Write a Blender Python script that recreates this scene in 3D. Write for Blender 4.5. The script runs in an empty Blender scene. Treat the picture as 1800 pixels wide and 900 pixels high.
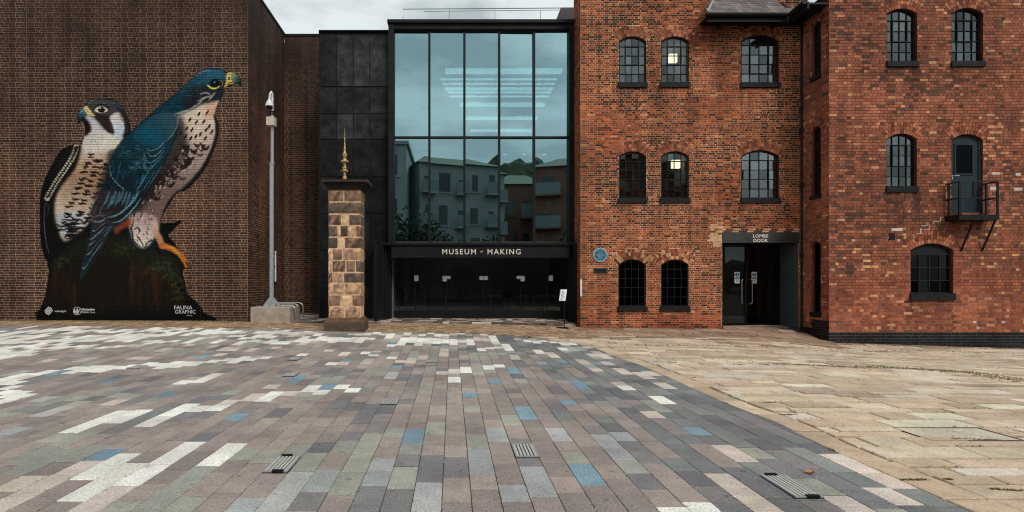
import bpy, math, random
import numpy as np
from mathutils import Vector, Matrix, Euler

# ------------------------------------------------------------------ camera, light
scene = bpy.context.scene
COL = scene.collection
R = math.radians
F, CX, CY, EYE = 900.0, 795.0, 497.0, 1.45          # focal length in photo pixels, vanishing point, eye height

cam_d = bpy.data.cameras.new("camera")
cam_d.sensor_width = 36.0
cam_d.lens = 36.0 * F / 1800.0
cam_d.shift_x = (900 - CX) / 1800.0
cam_d.shift_y = (CY - 450) / 1800.0
cam_d.clip_end = 3000
cam = bpy.data.objects.new("camera", cam_d)
cam.location = (0, 0, EYE)
cam.rotation_euler = (R(90), 0, 0)
COL.objects.link(cam)
scene.camera = cam

SUN_EL, SUN_AZ = R(44), R(148)      # azimuth clockwise from +Y (north)
world = bpy.data.worlds.new("World")
scene.world = world
world.use_nodes = True
nt = world.node_tree
for n in list(nt.nodes): nt.nodes.remove(n)
def wn(t, **k):
    n = nt.nodes.new(t)
    for a, b in k.items(): setattr(n, a, b)
    return n
w_out = wn('ShaderNodeOutputWorld'); w_mix = wn('ShaderNodeMixShader')
w_b1 = wn('ShaderNodeBackground'); w_b2 = wn('ShaderNodeBackground')
w_sky = wn('ShaderNodeTexSky', sky_type='NISHITA', sun_disc=False, sun_elevation=SUN_EL, sun_rotation=SUN_AZ)
w_tc = wn('ShaderNodeTexCoord'); w_map = wn('ShaderNodeMapping'); w_no = wn('ShaderNodeTexNoise'); w_cr = wn('ShaderNodeValToRGB')
w_map.inputs['Scale'].default_value = (1.0, 1.0, 2.6)
w_no.inputs['Scale'].default_value = 4.2; w_no.inputs['Detail'].default_value = 6; w_no.inputs['Roughness'].default_value = 0.55
w_cr.color_ramp.elements[0].position = 0.40; w_cr.color_ramp.elements[0].color = (0.42, 0.48, 0.49, 1)
w_cr.color_ramp.elements[1].position = 0.60; w_cr.color_ramp.elements[1].color = (0.74, 0.80, 0.80, 1)
w_b1.inputs['Strength'].default_value = 0.1
w_b2.inputs['Strength'].default_value = 0.85
w_mix.inputs[0].default_value = 0.93
L = nt.links.new
L(w_sky.outputs[0], w_b1.inputs[0]); L(w_tc.outputs['Generated'], w_map.inputs[0]); L(w_map.outputs[0], w_no.inputs['Vector'])
L(w_no.outputs[0], w_cr.inputs[0]); L(w_cr.outputs[0], w_b2.inputs[0])
L(w_b1.outputs[0], w_mix.inputs[1]); L(w_b2.outputs[0], w_mix.inputs[2]); L(w_mix.outputs[0], w_out.inputs[0])

sun_d = bpy.data.lights.new("sun", 'SUN')
sun_d.energy = 1.4; sun_d.angle = R(22); sun_d.color = (1.0, 0.95, 0.88)
sun = bpy.data.objects.new("sun", sun_d)
dv = Vector((math.sin(SUN_AZ) * math.cos(SUN_EL), math.cos(SUN_AZ) * math.cos(SUN_EL), math.sin(SUN_EL)))
sun.rotation_euler = (-dv).to_track_quat('-Z', 'Y').to_euler()
sun.location = dv * 40
COL.objects.link(sun)

vs_ = scene.view_settings
vs_.view_transform = 'Standard'; vs_.look = 'None'; vs_.gamma = 1.0; vs_.exposure = 0.40; vs_.use_curve_mapping = False
scene.cycles.max_bounces = 8; scene.cycles.transparent_max_bounces = 16
scene.cycles.use_denoising = True
scene.cycles.filter_width = 1.1

# ------------------------------------------------------------------ helpers
rnd = random.Random(7)
LW, LG = 0.85, 0.86            # light that reaches walls / ground, used to turn seen colours into base colours
def lin1(c):
    c = max(0.0, min(1.0, c / 255.0))
    return c / 12.92 if c <= 0.04045 else ((c + 0.055) / 1.055) ** 2.4
def W(r, g, b, k=1.0): return tuple(min(0.85, lin1(c) / LW * k) for c in (r, g, b))
def G(r, g, b, k=1.0): return tuple(min(0.85, lin1(c) / LG * k) for c in (r, g, b))
def jit(c, s, h=0.0):
    f = 1 + rnd.uniform(-s, s)
    return tuple(max(0.002, min(0.88, x * f * (1 + rnd.uniform(-h, h)))) for x in c)
def mix(a, b, t): return tuple(x + (y - x) * t for x, y in zip(a, b))
def sstep(a, b, x):
    t = max(0.0, min(1.0, (x - a) / (b - a))); return t * t * (3 - 2 * t)

_perm = np.random.RandomState(3).rand(4096)
def _h(i, j, s): return _perm[(i * 374761 + j * 668265 + s * 9973) % 4096]
def vnoise(x, y, s=0):
    i, j = math.floor(x), math.floor(y); fx, fy = x - i, y - j
    fx = fx * fx * (3 - 2 * fx); fy = fy * fy * (3 - 2 * fy)
    a = _h(i, j, s) * (1 - fx) + _h(i + 1, j, s) * fx
    b = _h(i, j + 1, s) * (1 - fx) + _h(i + 1, j + 1, s) * fx
    return a * (1 - fy) + b * fy

Z = Vector((0, 0, 1))
class Fr:
    """A vertical plane: u along U, v up, d out along N."""
    def __init__(s, o, u, n): s.O, s.U, s.N = Vector(o), Vector(u), Vector(n)
    def pt(s, u, v, d=0.0): return s.O + s.U * u + Z * v + s.N * d
def front(y): return Fr((0, y, 0), (1, 0, 0), (0, -1, 0))
WORLD = Fr((0, 0, 0), (1, 0, 0), (0, -1, 0))
def pu(px, Y): return (px - CX) / F * Y
def pv(py, Y): return EYE + (CY - py) / F * Y

class MB:
    def __init__(s): s.v, s.f, s.c = [], [], []
    def add(s, pts, faces, col=(1, 1, 1)):
        n = len(s.v); s.v.extend([tuple(p) for p in pts]); s.c.extend([col] * len(pts))
        s.f.extend([tuple(i + n for i in f) for f in faces])
    def quad(s, a, b, c, d, col=(1, 1, 1)): s.add([a, b, c, d], [(0, 1, 2, 3)], col)
    def fbox(s, fr, u0, u1, v0, v1, d0, d1, col=(1, 1, 1), back=True):
        p = [fr.pt(u, v, d) for d in (d0, d1) for (u, v) in ((u0, v0), (u1, v0), (u1, v1), (u0, v1))]
        fs = [(4, 5, 6, 7), (0, 1, 5, 4), (1, 2, 6, 5), (2, 3, 7, 6), (3, 0, 4, 7)]
        if back: fs.append((3, 2, 1, 0))
        s.add(p, fs, col)
    def box(s, x0, x1, y0, y1, z0, z1, col=(1, 1, 1)):
        s.fbox(WORLD, x0, x1, z0, z1, -y1, -y0, col)
    def ext(s, fr, pts, d0, d1, col=(1, 1, 1)):
        n = len(pts)
        p = [fr.pt(u, v, d0) for u, v in pts] + [fr.pt(u, v, d1) for u, v in pts]
        fs = [tuple(range(n, 2 * n)), tuple(reversed(range(n)))]
        fs += [(i, (i + 1) % n, n + (i + 1) % n, n + i) for i in range(n)]
        s.add(p, fs, col)
    def tube(s, path, r, n=8, col=(1, 1, 1), cap=True):
        path = [Vector(p) for p in path]; m = len(path)
        rr = r if isinstance(r, (list, tuple)) else [r] * m
        base = len(s.v); ref = None
        for i, p in enumerate(path):
            t = (path[min(i + 1, m - 1)] - path[max(i - 1, 0)]).normalized()
            if ref is None: ref = t.orthogonal().normalized()
            a = (ref - t * ref.dot(t)); a = a.normalized() if a.length > 1e-6 else t.orthogonal().normalized()
            ref = a; b = t.cross(a)
            for k in range(n):
                w = 2 * math.pi * k / n
                s.v.append(tuple(p + (a * math.cos(w) + b * math.sin(w)) * rr[i])); s.c.append(col)
        for i in range(m - 1):
            for k in range(n):
                q = base + i * n; k2 = (k + 1) % n
                s.f.append((q + k, q + k2, q + n + k2, q + n + k))
        if cap:
            s.f.append(tuple(base + k for k in reversed(range(n)))); s.f.append(tuple(base + (m - 1) * n + k for k in range(n)))
    def lathe(s, c, prof, n=12, col=(1, 1, 1)):
        s.tube([(c[0], c[1], c[2] + z) for r, z in prof], [r for r, z in prof], n, col)
    def mesh(s, name, smooth=False):
        me = bpy.data.meshes.new(name); me.from_pydata(s.v, [], s.f)
        a = me.attributes.new('Col', 'FLOAT_COLOR', 'POINT')
        arr = np.ones((len(s.v), 4), dtype=np.float32)
        if s.v: arr[:, :3] = np.array(s.c, dtype=np.float32)
        a.data.foreach_set('color', arr.ravel())
        if smooth: me.polygons.foreach_set('use_smooth', [True] * len(me.polygons))
        me.update(); return me

def obj(name, mb, mat, parent=None, smooth=False, **props):
    me = mb if isinstance(mb, bpy.types.Mesh) else mb.mesh(name, smooth)
    if mat is not None and not me.materials: me.materials.append(mat)
    o = bpy.data.objects.new(name, me); COL.objects.link(o)
    if parent is not None: o.parent = parent; o.matrix_parent_inverse = parent.matrix_world.inverted()
    for k, v in props.items(): o[k] = v
    return o
def empty(name, loc=(0, 0, 0), **props):
    o = bpy.data.objects.new(name, None); COL.objects.link(o); o.location = loc
    o.empty_display_size = 0.3
    o.matrix_world = Matrix.Translation(loc)
    for k, v in props.items(): o[k] = v
    return o
def text_mesh(txt, size, spacing=1.0, line=1.0, align='CENTER', depth=0.004, bold=0.0):
    cu = bpy.data.curves.new('t', 'FONT'); cu.body = txt; cu.size = size; cu.align_x = align; cu.align_y = 'CENTER'
    cu.space_character = spacing; cu.space_line = line; cu.extrude = depth; cu.offset = bold; cu.resolution_u = 4
    o = bpy.data.objects.new('t', cu); COL.objects.link(o)
    dg = bpy.context.evaluated_depsgraph_get()
    me = bpy.data.meshes.new_from_object(o.evaluated_get(dg))
    bpy.data.objects.remove(o); bpy.data.curves.remove(cu)
    return me
def put_text(name, txt, size, fr, u, v, d, mat, parent, sx=1.0, **k):
    me = text_mesh(txt, size, **k); me.name = name
    me.transform(Matrix.Diagonal((sx, 1, 1, 1)))
    M = Matrix((fr.U.to_4d(), Z.to_4d(), fr.N.to_4d(), (0, 0, 0, 1))).transposed()
    M = Matrix.Identity(4)
    for i in range(3): M[i][0], M[i][1], M[i][2] = fr.U[i], Z[i], fr.N[i]
    p = fr.pt(u, v, d); M[0][3], M[1][3], M[2][3] = p
    me.transform(M); me.materials.clear()
    return obj(name, me, mat, parent)

# ------------------------------------------------------------------ materials
def mat_new(name):
    m = bpy.data.materials.new(name); m.use_nodes = True
    t = m.node_tree; b = t.nodes['Principled BSDF']; return m, t, b
def mat(name, col=None, rough=0.7, metal=0.0, var=0.15, scale=6.0, bump=0.0, bscale=40.0, spec=0.5, attr=False, fine=0.0, fscale=120.0,
        emit=None, estr=0.0, stain=0.0, sscale=0.7, streak=0.0, spots=0.0):
    """Principled surface; colour = (attribute x object colour) or col, varied by noise in world space."""
    m, t, b = mat_new(name); N = t.nodes; K = t.links.new
    geo = N.new('ShaderNodeNewGeometry')
    if attr:
        at = N.new('ShaderNodeAttribute'); at.attribute_name = 'Col'
        oi = N.new('ShaderNodeObjectInfo')
        mu = N.new('ShaderNodeMix'); mu.data_type = 'RGBA'; mu.blend_type = 'MULTIPLY'; mu.inputs[0].default_value = 1
        K(at.outputs['Color'], mu.inputs[6]); K(oi.outputs['Color'], mu.inputs[7]); cur = mu.outputs[2]
    else:
        rgb = N.new('ShaderNodeRGB'); rgb.outputs[0].default_value = (*col, 1); cur = rgb.outputs[0]
    def vary(cur, sc, amt, det=4, lo=0.3, hi=0.7):
        no = N.new('ShaderNodeTexNoise'); no.inputs['Scale'].default_value = sc; no.inputs['Detail'].default_value = det
        K(geo.outputs['Position'], no.inputs['Vector'])
        mr = N.new('ShaderNodeMapRange'); mr.inputs[1].default_value = lo; mr.inputs[2].default_value = hi
        mr.inputs[3].default_value = 1 - amt; mr.inputs[4].default_value = 1 + amt
        K(no.outputs[0], mr.inputs[0])
        mm = N.new('ShaderNodeMix'); mm.data_type = 'RGBA'; mm.blend_type = 'MULTIPLY'; mm.inputs[0].default_value = 1
        K(cur, mm.inputs[6]); K(mr.outputs[0], mm.inputs[7]); return mm.outputs[2]
    if var: cur = vary(cur, scale, var)
    if fine: cur = vary(cur, fscale, fine, 2)
    if stain: cur = vary(cur, sscale, stain, 6, 0.35, 0.65)
    if spots:
        no = N.new('ShaderNodeTexNoise'); no.inputs['Scale'].default_value = 11; no.inputs['Detail'].default_value = 1; K(geo.outputs['Position'], no.inputs['Vector'])
        mr = N.new('ShaderNodeMapRange'); mr.inputs[1].default_value = .70; mr.inputs[2].default_value = .745; mr.inputs[3].default_value = 1; mr.inputs[4].default_value = 1 - spots
        K(no.outputs[0], mr.inputs[0]); mm = N.new('ShaderNodeMix'); mm.data_type = 'RGBA'; mm.blend_type = 'MULTIPLY'; mm.inputs[0].default_value = 1
        K(cur, mm.inputs[6]); K(mr.outputs[0], mm.inputs[7]); cur = mm.outputs[2]
    if streak:
        mp = N.new('ShaderNodeMapping'); mp.inputs['Scale'].default_value = (3.0, 3.0, 0.28); K(geo.outputs['Position'], mp.inputs['Vector'])
        no = N.new('ShaderNodeTexNoise'); no.inputs['Scale'].default_value = 1.0; no.inputs['Detail'].default_value = 5; K(mp.outputs[0], no.inputs['Vector'])
        mr = N.new('ShaderNodeMapRange'); mr.inputs[1].default_value = .35; mr.inputs[2].default_value = .62; mr.inputs[3].default_value = 1 - streak; mr.inputs[4].default_value = 1 + streak * .35
        K(no.outputs[0], mr.inputs[0]); mm = N.new('ShaderNodeMix'); mm.data_type = 'RGBA'; mm.blend_type = 'MULTIPLY'; mm.inputs[0].default_value = 1
        K(cur, mm.inputs[6]); K(mr.outputs[0], mm.inputs[7]); cur = mm.outputs[2]
    K(cur, b.inputs['Base Color'])
    b.inputs['Roughness'].default_value = rough; b.inputs['Metallic'].default_value = metal
    b.inputs['Specular IOR Level'].default_value = spec
    if bump:
        no = N.new('ShaderNodeTexNoise'); no.inputs['Scale'].default_value = bscale; no.inputs['Detail'].default_value = 5
        K(geo.outputs['Position'], no.inputs['Vector'])
        bp = N.new('ShaderNodeBump'); bp.inputs['Strength'].default_value = bump; bp.inputs['Distance'].default_value = 0.01
        K(no.outputs[0], bp.inputs['Height']); K(bp.outputs[0], b.inputs['Normal'])
    if emit:
        b.inputs['Emission Color'].default_value = (*emit, 1); b.inputs['Emission Strength'].default_value = estr
    return m
def glass(name, tint, refl, fac, rvar=0.0, rough=0.0):
    m, t, b = mat_new(name); N = t.nodes; K = t.links.new; N.remove(b)
    out = N['Material Output']; mx = N.new('ShaderNodeMixShader'); tr = N.new('ShaderNodeBsdfTransparent'); gl = N.new('ShaderNodeBsdfGlossy')
    tr.inputs[0].default_value = (*tint, 1); gl.inputs[0].default_value = (*refl, 1); gl.inputs['Roughness'].default_value = rough
    oi = N.new('ShaderNodeObjectInfo'); mr = N.new('ShaderNodeMapRange')
    mr.inputs[3].default_value = fac - rvar; mr.inputs[4].default_value = fac + rvar
    K(oi.outputs['Random'], mr.inputs[0]); K(mr.outputs[0], mx.inputs[0])
    K(tr.outputs[0], mx.inputs[1]); K(gl.outputs[0], mx.inputs[2]); K(mx.outputs[0], out.inputs[0])
    return m

M_brick = mat('brick', attr=True, rough=0.85, var=0.16, scale=14, fine=0.18, fscale=90, bump=0.35, bscale=70, spec=0.2, stain=0.2, sscale=0.7, streak=0.22)
M_brickL = mat('brown_brick', attr=True, rough=0.8, var=0.2, scale=12, fine=0.14, fscale=90, bump=0.25, bscale=70, spec=0.2, stain=0.22, sscale=0.5, streak=0.3)
M_paint = mat('mural_paint', attr=True, rough=0.7, var=0.10, scale=9, fine=0.08, fscale=60, spec=0.08)
M_paver = mat('granite_paver', attr=True, rough=0.75, var=0.10, scale=7, fine=0.26, fscale=62, bump=0.3, bscale=120, spec=0.3, stain=0.15, sscale=1.1, spots=0.35)
M_flag = mat('sandstone_flag', attr=True, rough=0.9, var=0.13, scale=5, fine=0.18, fscale=60, bump=0.4, bscale=60, spec=0.2, stain=0.12, sscale=1.3, spots=0.3)
M_stone = mat('weathered_stone', attr=True, rough=0.9, var=0.3, scale=9, fine=0.2, fscale=70, bump=0.7, bscale=45, spec=0.2)
M_sand = mat('joint_sand', (0.065, 0.052, 0.042), rough=0.95, var=0.45, scale=25, fine=0.4)
M_earth = mat('asphalt', (0.06, 0.058, 0.055), rough=0.9, var=0.2, scale=2)
M_dark = mat('dark_bronze_metal', (0.0125, 0.013, 0.014), rough=0.55, spec=0.15, var=0.25, scale=2, stain=0.25, sscale=1.2)
M_panel = mat('charcoal_panel', attr=True, rough=0.7, spec=0.12, var=0.5, scale=3.5, fine=0.35, fscale=25, stain=0.45, sscale=1.6)
M_frame = mat('window_frame_metal', (0.010, 0.011, 0.012), rough=0.55, spec=0.2)
M_sill = mat('black_sill', (0.013, 0.014, 0.015), rough=0.7, spec=0.2, var=0.5, scale=14, bump=0.6, bscale=30)
M_white = mat('white_sheet', (0.75, 0.78, 0.78), rough=0.6, var=0.04)
M_letter = mat('cream_lettering', (0.78, 0.72, 0.62), rough=0.5, var=0.02)
M_galv = mat('galvanised_steel', (0.36, 0.39, 0.40), rough=0.5, metal=0.2, var=0.12, scale=20)
M_steel = mat('stainless_steel', (0.62, 0.61, 0.57), rough=0.3, metal=0.7, var=0.05)
M_conc = mat('concrete', (0.40, 0.33, 0.27), rough=0.9, var=0.22, scale=5, fine=0.15, bump=0.4)
M_gold = mat('gilded_metal', (0.58, 0.36, 0.14), rough=0.4, metal=0.6, var=0.35, scale=30)
M_black = mat('black_paint', (0.009, 0.009, 0.0095), rough=0.5, spec=0.2, var=0.2)
M_int = mat('dark_interior', (0.045, 0.045, 0.045), rough=0.9)
M_int2 = mat('pale_interior', (0.34, 0.33, 0.32), rough=0.9)
M_intm = mat('museum_interior', (0.10, 0.12, 0.125), rough=0.9)
M_pane = glass('window_glass', (0.80, 0.84, 0.84), (0.86, 0.90, 0.92), 0.115, 0.055)
M_pane_dark = glass('ground_floor_glass', (0.15, 0.15, 0.15), (0.85, 0.9, 0.95), 0.018, 0.008)
M_curtain = glass('coated_glass', (0.42, 0.60, 0.64), (0.58, 0.83, 0.87), 0.58, 0.02, 0.01)
M_doorglass = glass('entrance_glass', (0.78, 0.80, 0.80), (0.85, 0.95, 1.0), 0.03, 0.004)
M_lamp = mat('lit_lamp', (0.9, 0.9, 0.85), emit=(1.0, 0.84, 0.60), estr=1.5, var=0)
M_strip = mat('lit_strip', (0.8, 0.9, 0.9), emit=(1.0, 0.95, 0.88), estr=1.9, var=0)

# ------------------------------------------------------------------ ground heights
CP = np.array([(-3,3,0),(0,3,0),(5,3,0),(-8,4,.0),(-3,8,0),(3,8,0),(8,8,-.07),(-8,8,.03),(0,11,.03),(4,11,0),(-7,11.5,.13),(-13,11.5,.2),
    (9,11,-.15),(15,11,-.25),(-14,15.4,.335),(-10,15.4,.335),(-6.2,15.4,.325),(-2.3,15.5,.27),(0.5,16.6,.265),(3.2,16.6,.25),(3.9,15.5,.12),(6,15.5,.107),(8.2,15.5,.10),
    (10.3,15.5,.10),(10.45,14.3,-.185),(13,14.3,-.28),(16,14.3,-.375),(18.5,14.3,-.44),(8.2,16.5,.12),(10.4,16.5,.12),(-6,19,.34),(-3.5,18,.3),
    (-16,4,.03),(16,4,-.1),(0,-6,0),(-20,-6,0),(20,-6,0)], dtype=float)
def _tps(r2):
    return np.where(r2 > 1e-9, r2 * np.log(np.maximum(r2, 1e-9)), 0.0)
def _fit():
    n = len(CP); d2 = ((CP[:, None, :2] - CP[None, :, :2]) ** 2).sum(2)
    A = np.zeros((n + 3, n + 3)); A[:n, :n] = _tps(d2) + np.eye(n) * 0.02
    P = np.c_[np.ones(n), CP[:, :2]]; A[:n, n:] = P; A[n:, :n] = P.T
    return np.linalg.solve(A, np.r_[CP[:, 2], 0, 0, 0])
_w = _fit()
def gnd(x, y):
    x = max(-24.0, min(24.0, x))
    if y < 3.0 or y > 26: return 0.0
    d2 = (CP[:, 0] - x) ** 2 + (CP[:, 1] - y) ** 2
    z = float(_tps(d2) @ _w[:-3] + _w[-3] + _w[-2] * x + _w[-1] * y)
    return z * sstep(3.0, 7.0, y)
def gp(px, py):
    z = 0.0
    for _ in range(12):
        Y = F * (EYE - z) / (py - CY); X = (px - CX) / F * Y; z = 0.5 * z + 0.5 * gnd(X, Y)
    return X, Y

# far ground sheet
def make_ground():
    xs = [-900, -300, -100, -50, -30] + [-22 + i * 1.0 for i in range(45)] + [30, 50, 100, 300, 900]
    ys = [-900, -300, -100, -40, -20, -8, 0, 3] + [4 + i * 0.5 for i in range(44)] + [32, 50, 100, 300, 900]
    mb = MB(); n = len(xs)
    for y in ys:
        for x in xs:
            mb.v.append((x, y, (gnd(x, y) if abs(x) < 24 and y < 22 else 0) - 0.055)); mb.c.append((1, 1, 1))
    for j in range(len(ys) - 1):
        for i in range(n - 1):
            mb.f.append((j * n + i, j * n + i + 1, (j + 1) * n + i + 1, (j + 1) * n + i))
    obj('ground', mb, M_sand, kind='structure')
make_ground()
# ------------------------------------------------------------------ paving
BND = [(-60,571.5),(0,572),(150,573),(350,576.5),(500,577.5),(570,581),(640,583),(720,584.5),(800,585),(900,590),(960,597),(1019,605),(1052,614),(1095,631),(1120,639),(1156,655),
       (1209,678),(1248,696),(1280,710),(1360,740),(1440,780),(1519,816),(1631,864),(1715,900),(1900,975)]
BG = [Vector(gp(*p)) for p in BND]
def seg_dist(p, a, b):
    ab = b - a; t = max(0, min(1, (p - a).dot(ab) / ab.length_squared)); q = a + ab * t
    return (p - q).length, q, ab
def bnd(x, y):
    """signed distance to the kerbless edge of the granite field: positive inside it"""
    p = Vector((x, y)); best = None
    for a, b in zip(BG, BG[1:]):
        d, q, ab = seg_dist(p, a, b)
        if best is None or d < best[0]: best = (d, q, ab, a)
    d, q, ab, a = best
    s = ab.x * (p.y - a.y) - ab.y * (p.x - a.x)
    return (-d if s > 0 else d), q, ab
def clip_half(poly, q, n):
    out = []
    for i, a in enumerate(poly):
        b = poly[(i + 1) % len(poly)]; da = (a - q).dot(n); db = (b - q).dot(n)
        if da >= 0: out.append(a)
        if (da >= 0) != (db >= 0): out.append(a + (b - a) * (da / (da - db)))
    return out
def area(poly):
    return abs(sum(a.x * b.y - b.x * a.y for a, b in zip(poly, poly[1:] + poly[:1]))) / 2
def slab(mb, poly, lift=0.0, ch=0.004, col=(1, 1, 1), depth=0.05, zf=None):
    """one paving piece: chamfered top, sides down into the bed"""
    n = len(poly); c = sum(poly, Vector((0, 0))) / n
    zf = zf or gnd
    def ring(inset, dz):
        r = []
        for p in poly:
            q = p + (c - p).normalized() * inset * 1.4
            r.append((q.x, q.y, zf(p.x, p.y) + lift + dz))
        return r
    pts = ring(0, -depth) + ring(0, -ch) + ring(ch, 0)
    fs = [tuple(range(2 * n, 3 * n))]
    for k in (0, 1):
        fs += [(k * n + i, k * n + (i + 1) % n, (k + 1) * n + (i + 1) % n, (k + 1) * n + i) for i in range(n)]
    mb.add(pts, fs, col)
def ccw(poly):
    s = sum(a.x * b.y - b.x * a.y for a, b in zip(poly, poly[1:] + poly[:1]))
    return poly if s > 0 else poly[::-1]

MAUVE = [G(147,134,127), G(141,129,123), G(152,138,130), G(135,123,118), G(144,130,124)]
SLATE = [G(119,114,115), G(125,119,118), G(110,107,109)]
SAGE = [G(148,146,134), G(141,141,131), G(155,152,139)]
GRANITE = [G(156,156,154), G(149,150,149), G(162,160,156)]
GREYGREEN = [G(110,112,111), G(118,120,117), G(103,104,105), G(125,126,122)]
BLUE = [G(119,142,155), G(112,136,150), G(128,149,159)]
PINK = [(.64,.54,.47), (.58,.48,.41)]
WHITE = [(.84,.80,.73), (.80,.76,.69), (.77,.73,.67)]
STROKES = [([(60,856),(185,812)],.11),([(150,858),(300,803)],.11),([(130,842),(205,822)],.1),([(235,840),(345,790)],.11),([(365,815),(405,792)],.10),([(10,848),(40,838)],.12),
    ([(155,742),(215,731)],.16),([(215,742),(275,734),(330,722),(400,711),(450,701)],.15),([(450,701),(500,692),(560,686),(632,681)],.14),
    ([(35,661),(100,652),(180,646)],.2),([(180,648),(260,641),(330,640),(400,634),(468,629)],.19),([(320,674),(365,667)],.13),
    ([(100,600),(200,598),(330,601)],.13),([(170,611),(210,609)],.13),([(60,612),(140,610)],.16),([(0,602),(130,596),(240,592)],.16),([(0,613),(50,608),(110,606)],.16),
    ([(430,601),(520,600),(600,597)],.16),([(560,594),(680,595),(760,597)],.13),([(700,598),(760,601),(830,597),(900,596),(960,601),(1010,606)],.15),
    ([(0,583),(90,580),(200,582),(330,580)],.2),([(180,590),(330,587),(420,584)],.17),([(0,590),(60,592)],.2),([(410,592),(470,590)],.13),([(430,596),(470,592)],.12),
    ([(0,622),(20,624)],.35),([(640,588),(720,589)],.12),([(0,597),(40,597)],.2),([(340,585),(460,583),(560,587)],.14)]
WPOLY = [[(0,664),(28,668),(42,684),(24,700),(44,706),(28,722),(0,727)]]
SINGLES = [('W',802,671.6),('W',818,647),('W',858,647),('W',876,641),('W',845,616),('W',689,631),('P',775,653),('P',797,650),('P',721,637),('P',702,637),('B',697,647.6),('B',826,691),
    ('B',870,673),('B',903,653),('B',928,729),('B',728,763),('B',1018.7,815.5),('B',1232,758.7),('W',1182,893),('W',1227,886),('B',1011.5,670.7),('B',1002.7,709.8),('B',986.7,635),
    ('W',1178.7,708),('W',1105.8,685),('P',1098.7,653.8),('P',1125,656),('P',1157,660),('P',1175,678.7),('P',1021,634),('P',1066.7,637.8),('P',1043.6,626.6),('P',1063,627.6),('P',1155.6,733.8),
    ('P',1306.7,799.6),('P',1333,887),('P',1310,858),('P',1457,798),('P',1520,825),('P',1546.7,846.7),('P',1582,875),('P',1529,864),('P',1502,882),('P',1490,895),('B',204.5,795),('B',295,693),
    ('B',99.6,657.7),('B',176,669.8),('B',419.6,732),('B',581,675),('B',613,635),('B',368,626),('P',75,838),('P',110,828),('P',170,890),('P',30,862),('P',15,875),('P',385,660),('P',180,712),('P',205,708),
    ('P',470,683),('P',500,689),('P',455,695),('W',525,624),('W',588,637),('P',600,620),('P',575,618),('W',640,621),('W',668,620),('W',700,603),('W',763,602),('W',782,602),('W',803,603),('W',824,602),
    ('G',540,845),('G',560,860),('G',590,870),('G',452,882),('G',500,888),('G',652,845),('G',745,855),('G',740,880),('G',795,830),('G',845,830),('G',905,865),('G',935,830),('G',945,845),('G',865,765),('G',975,760),('G',1075,790),('G',1090,765),
    ('S',520,795),('S',470,800),('S',560,800),('S',610,810),('S',605,830),('S',655,785),('S',650,800),('S',690,760),('S',765,750),('S',630,775),('L',780,805),('L',720,800),('L',820,805)]
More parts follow.
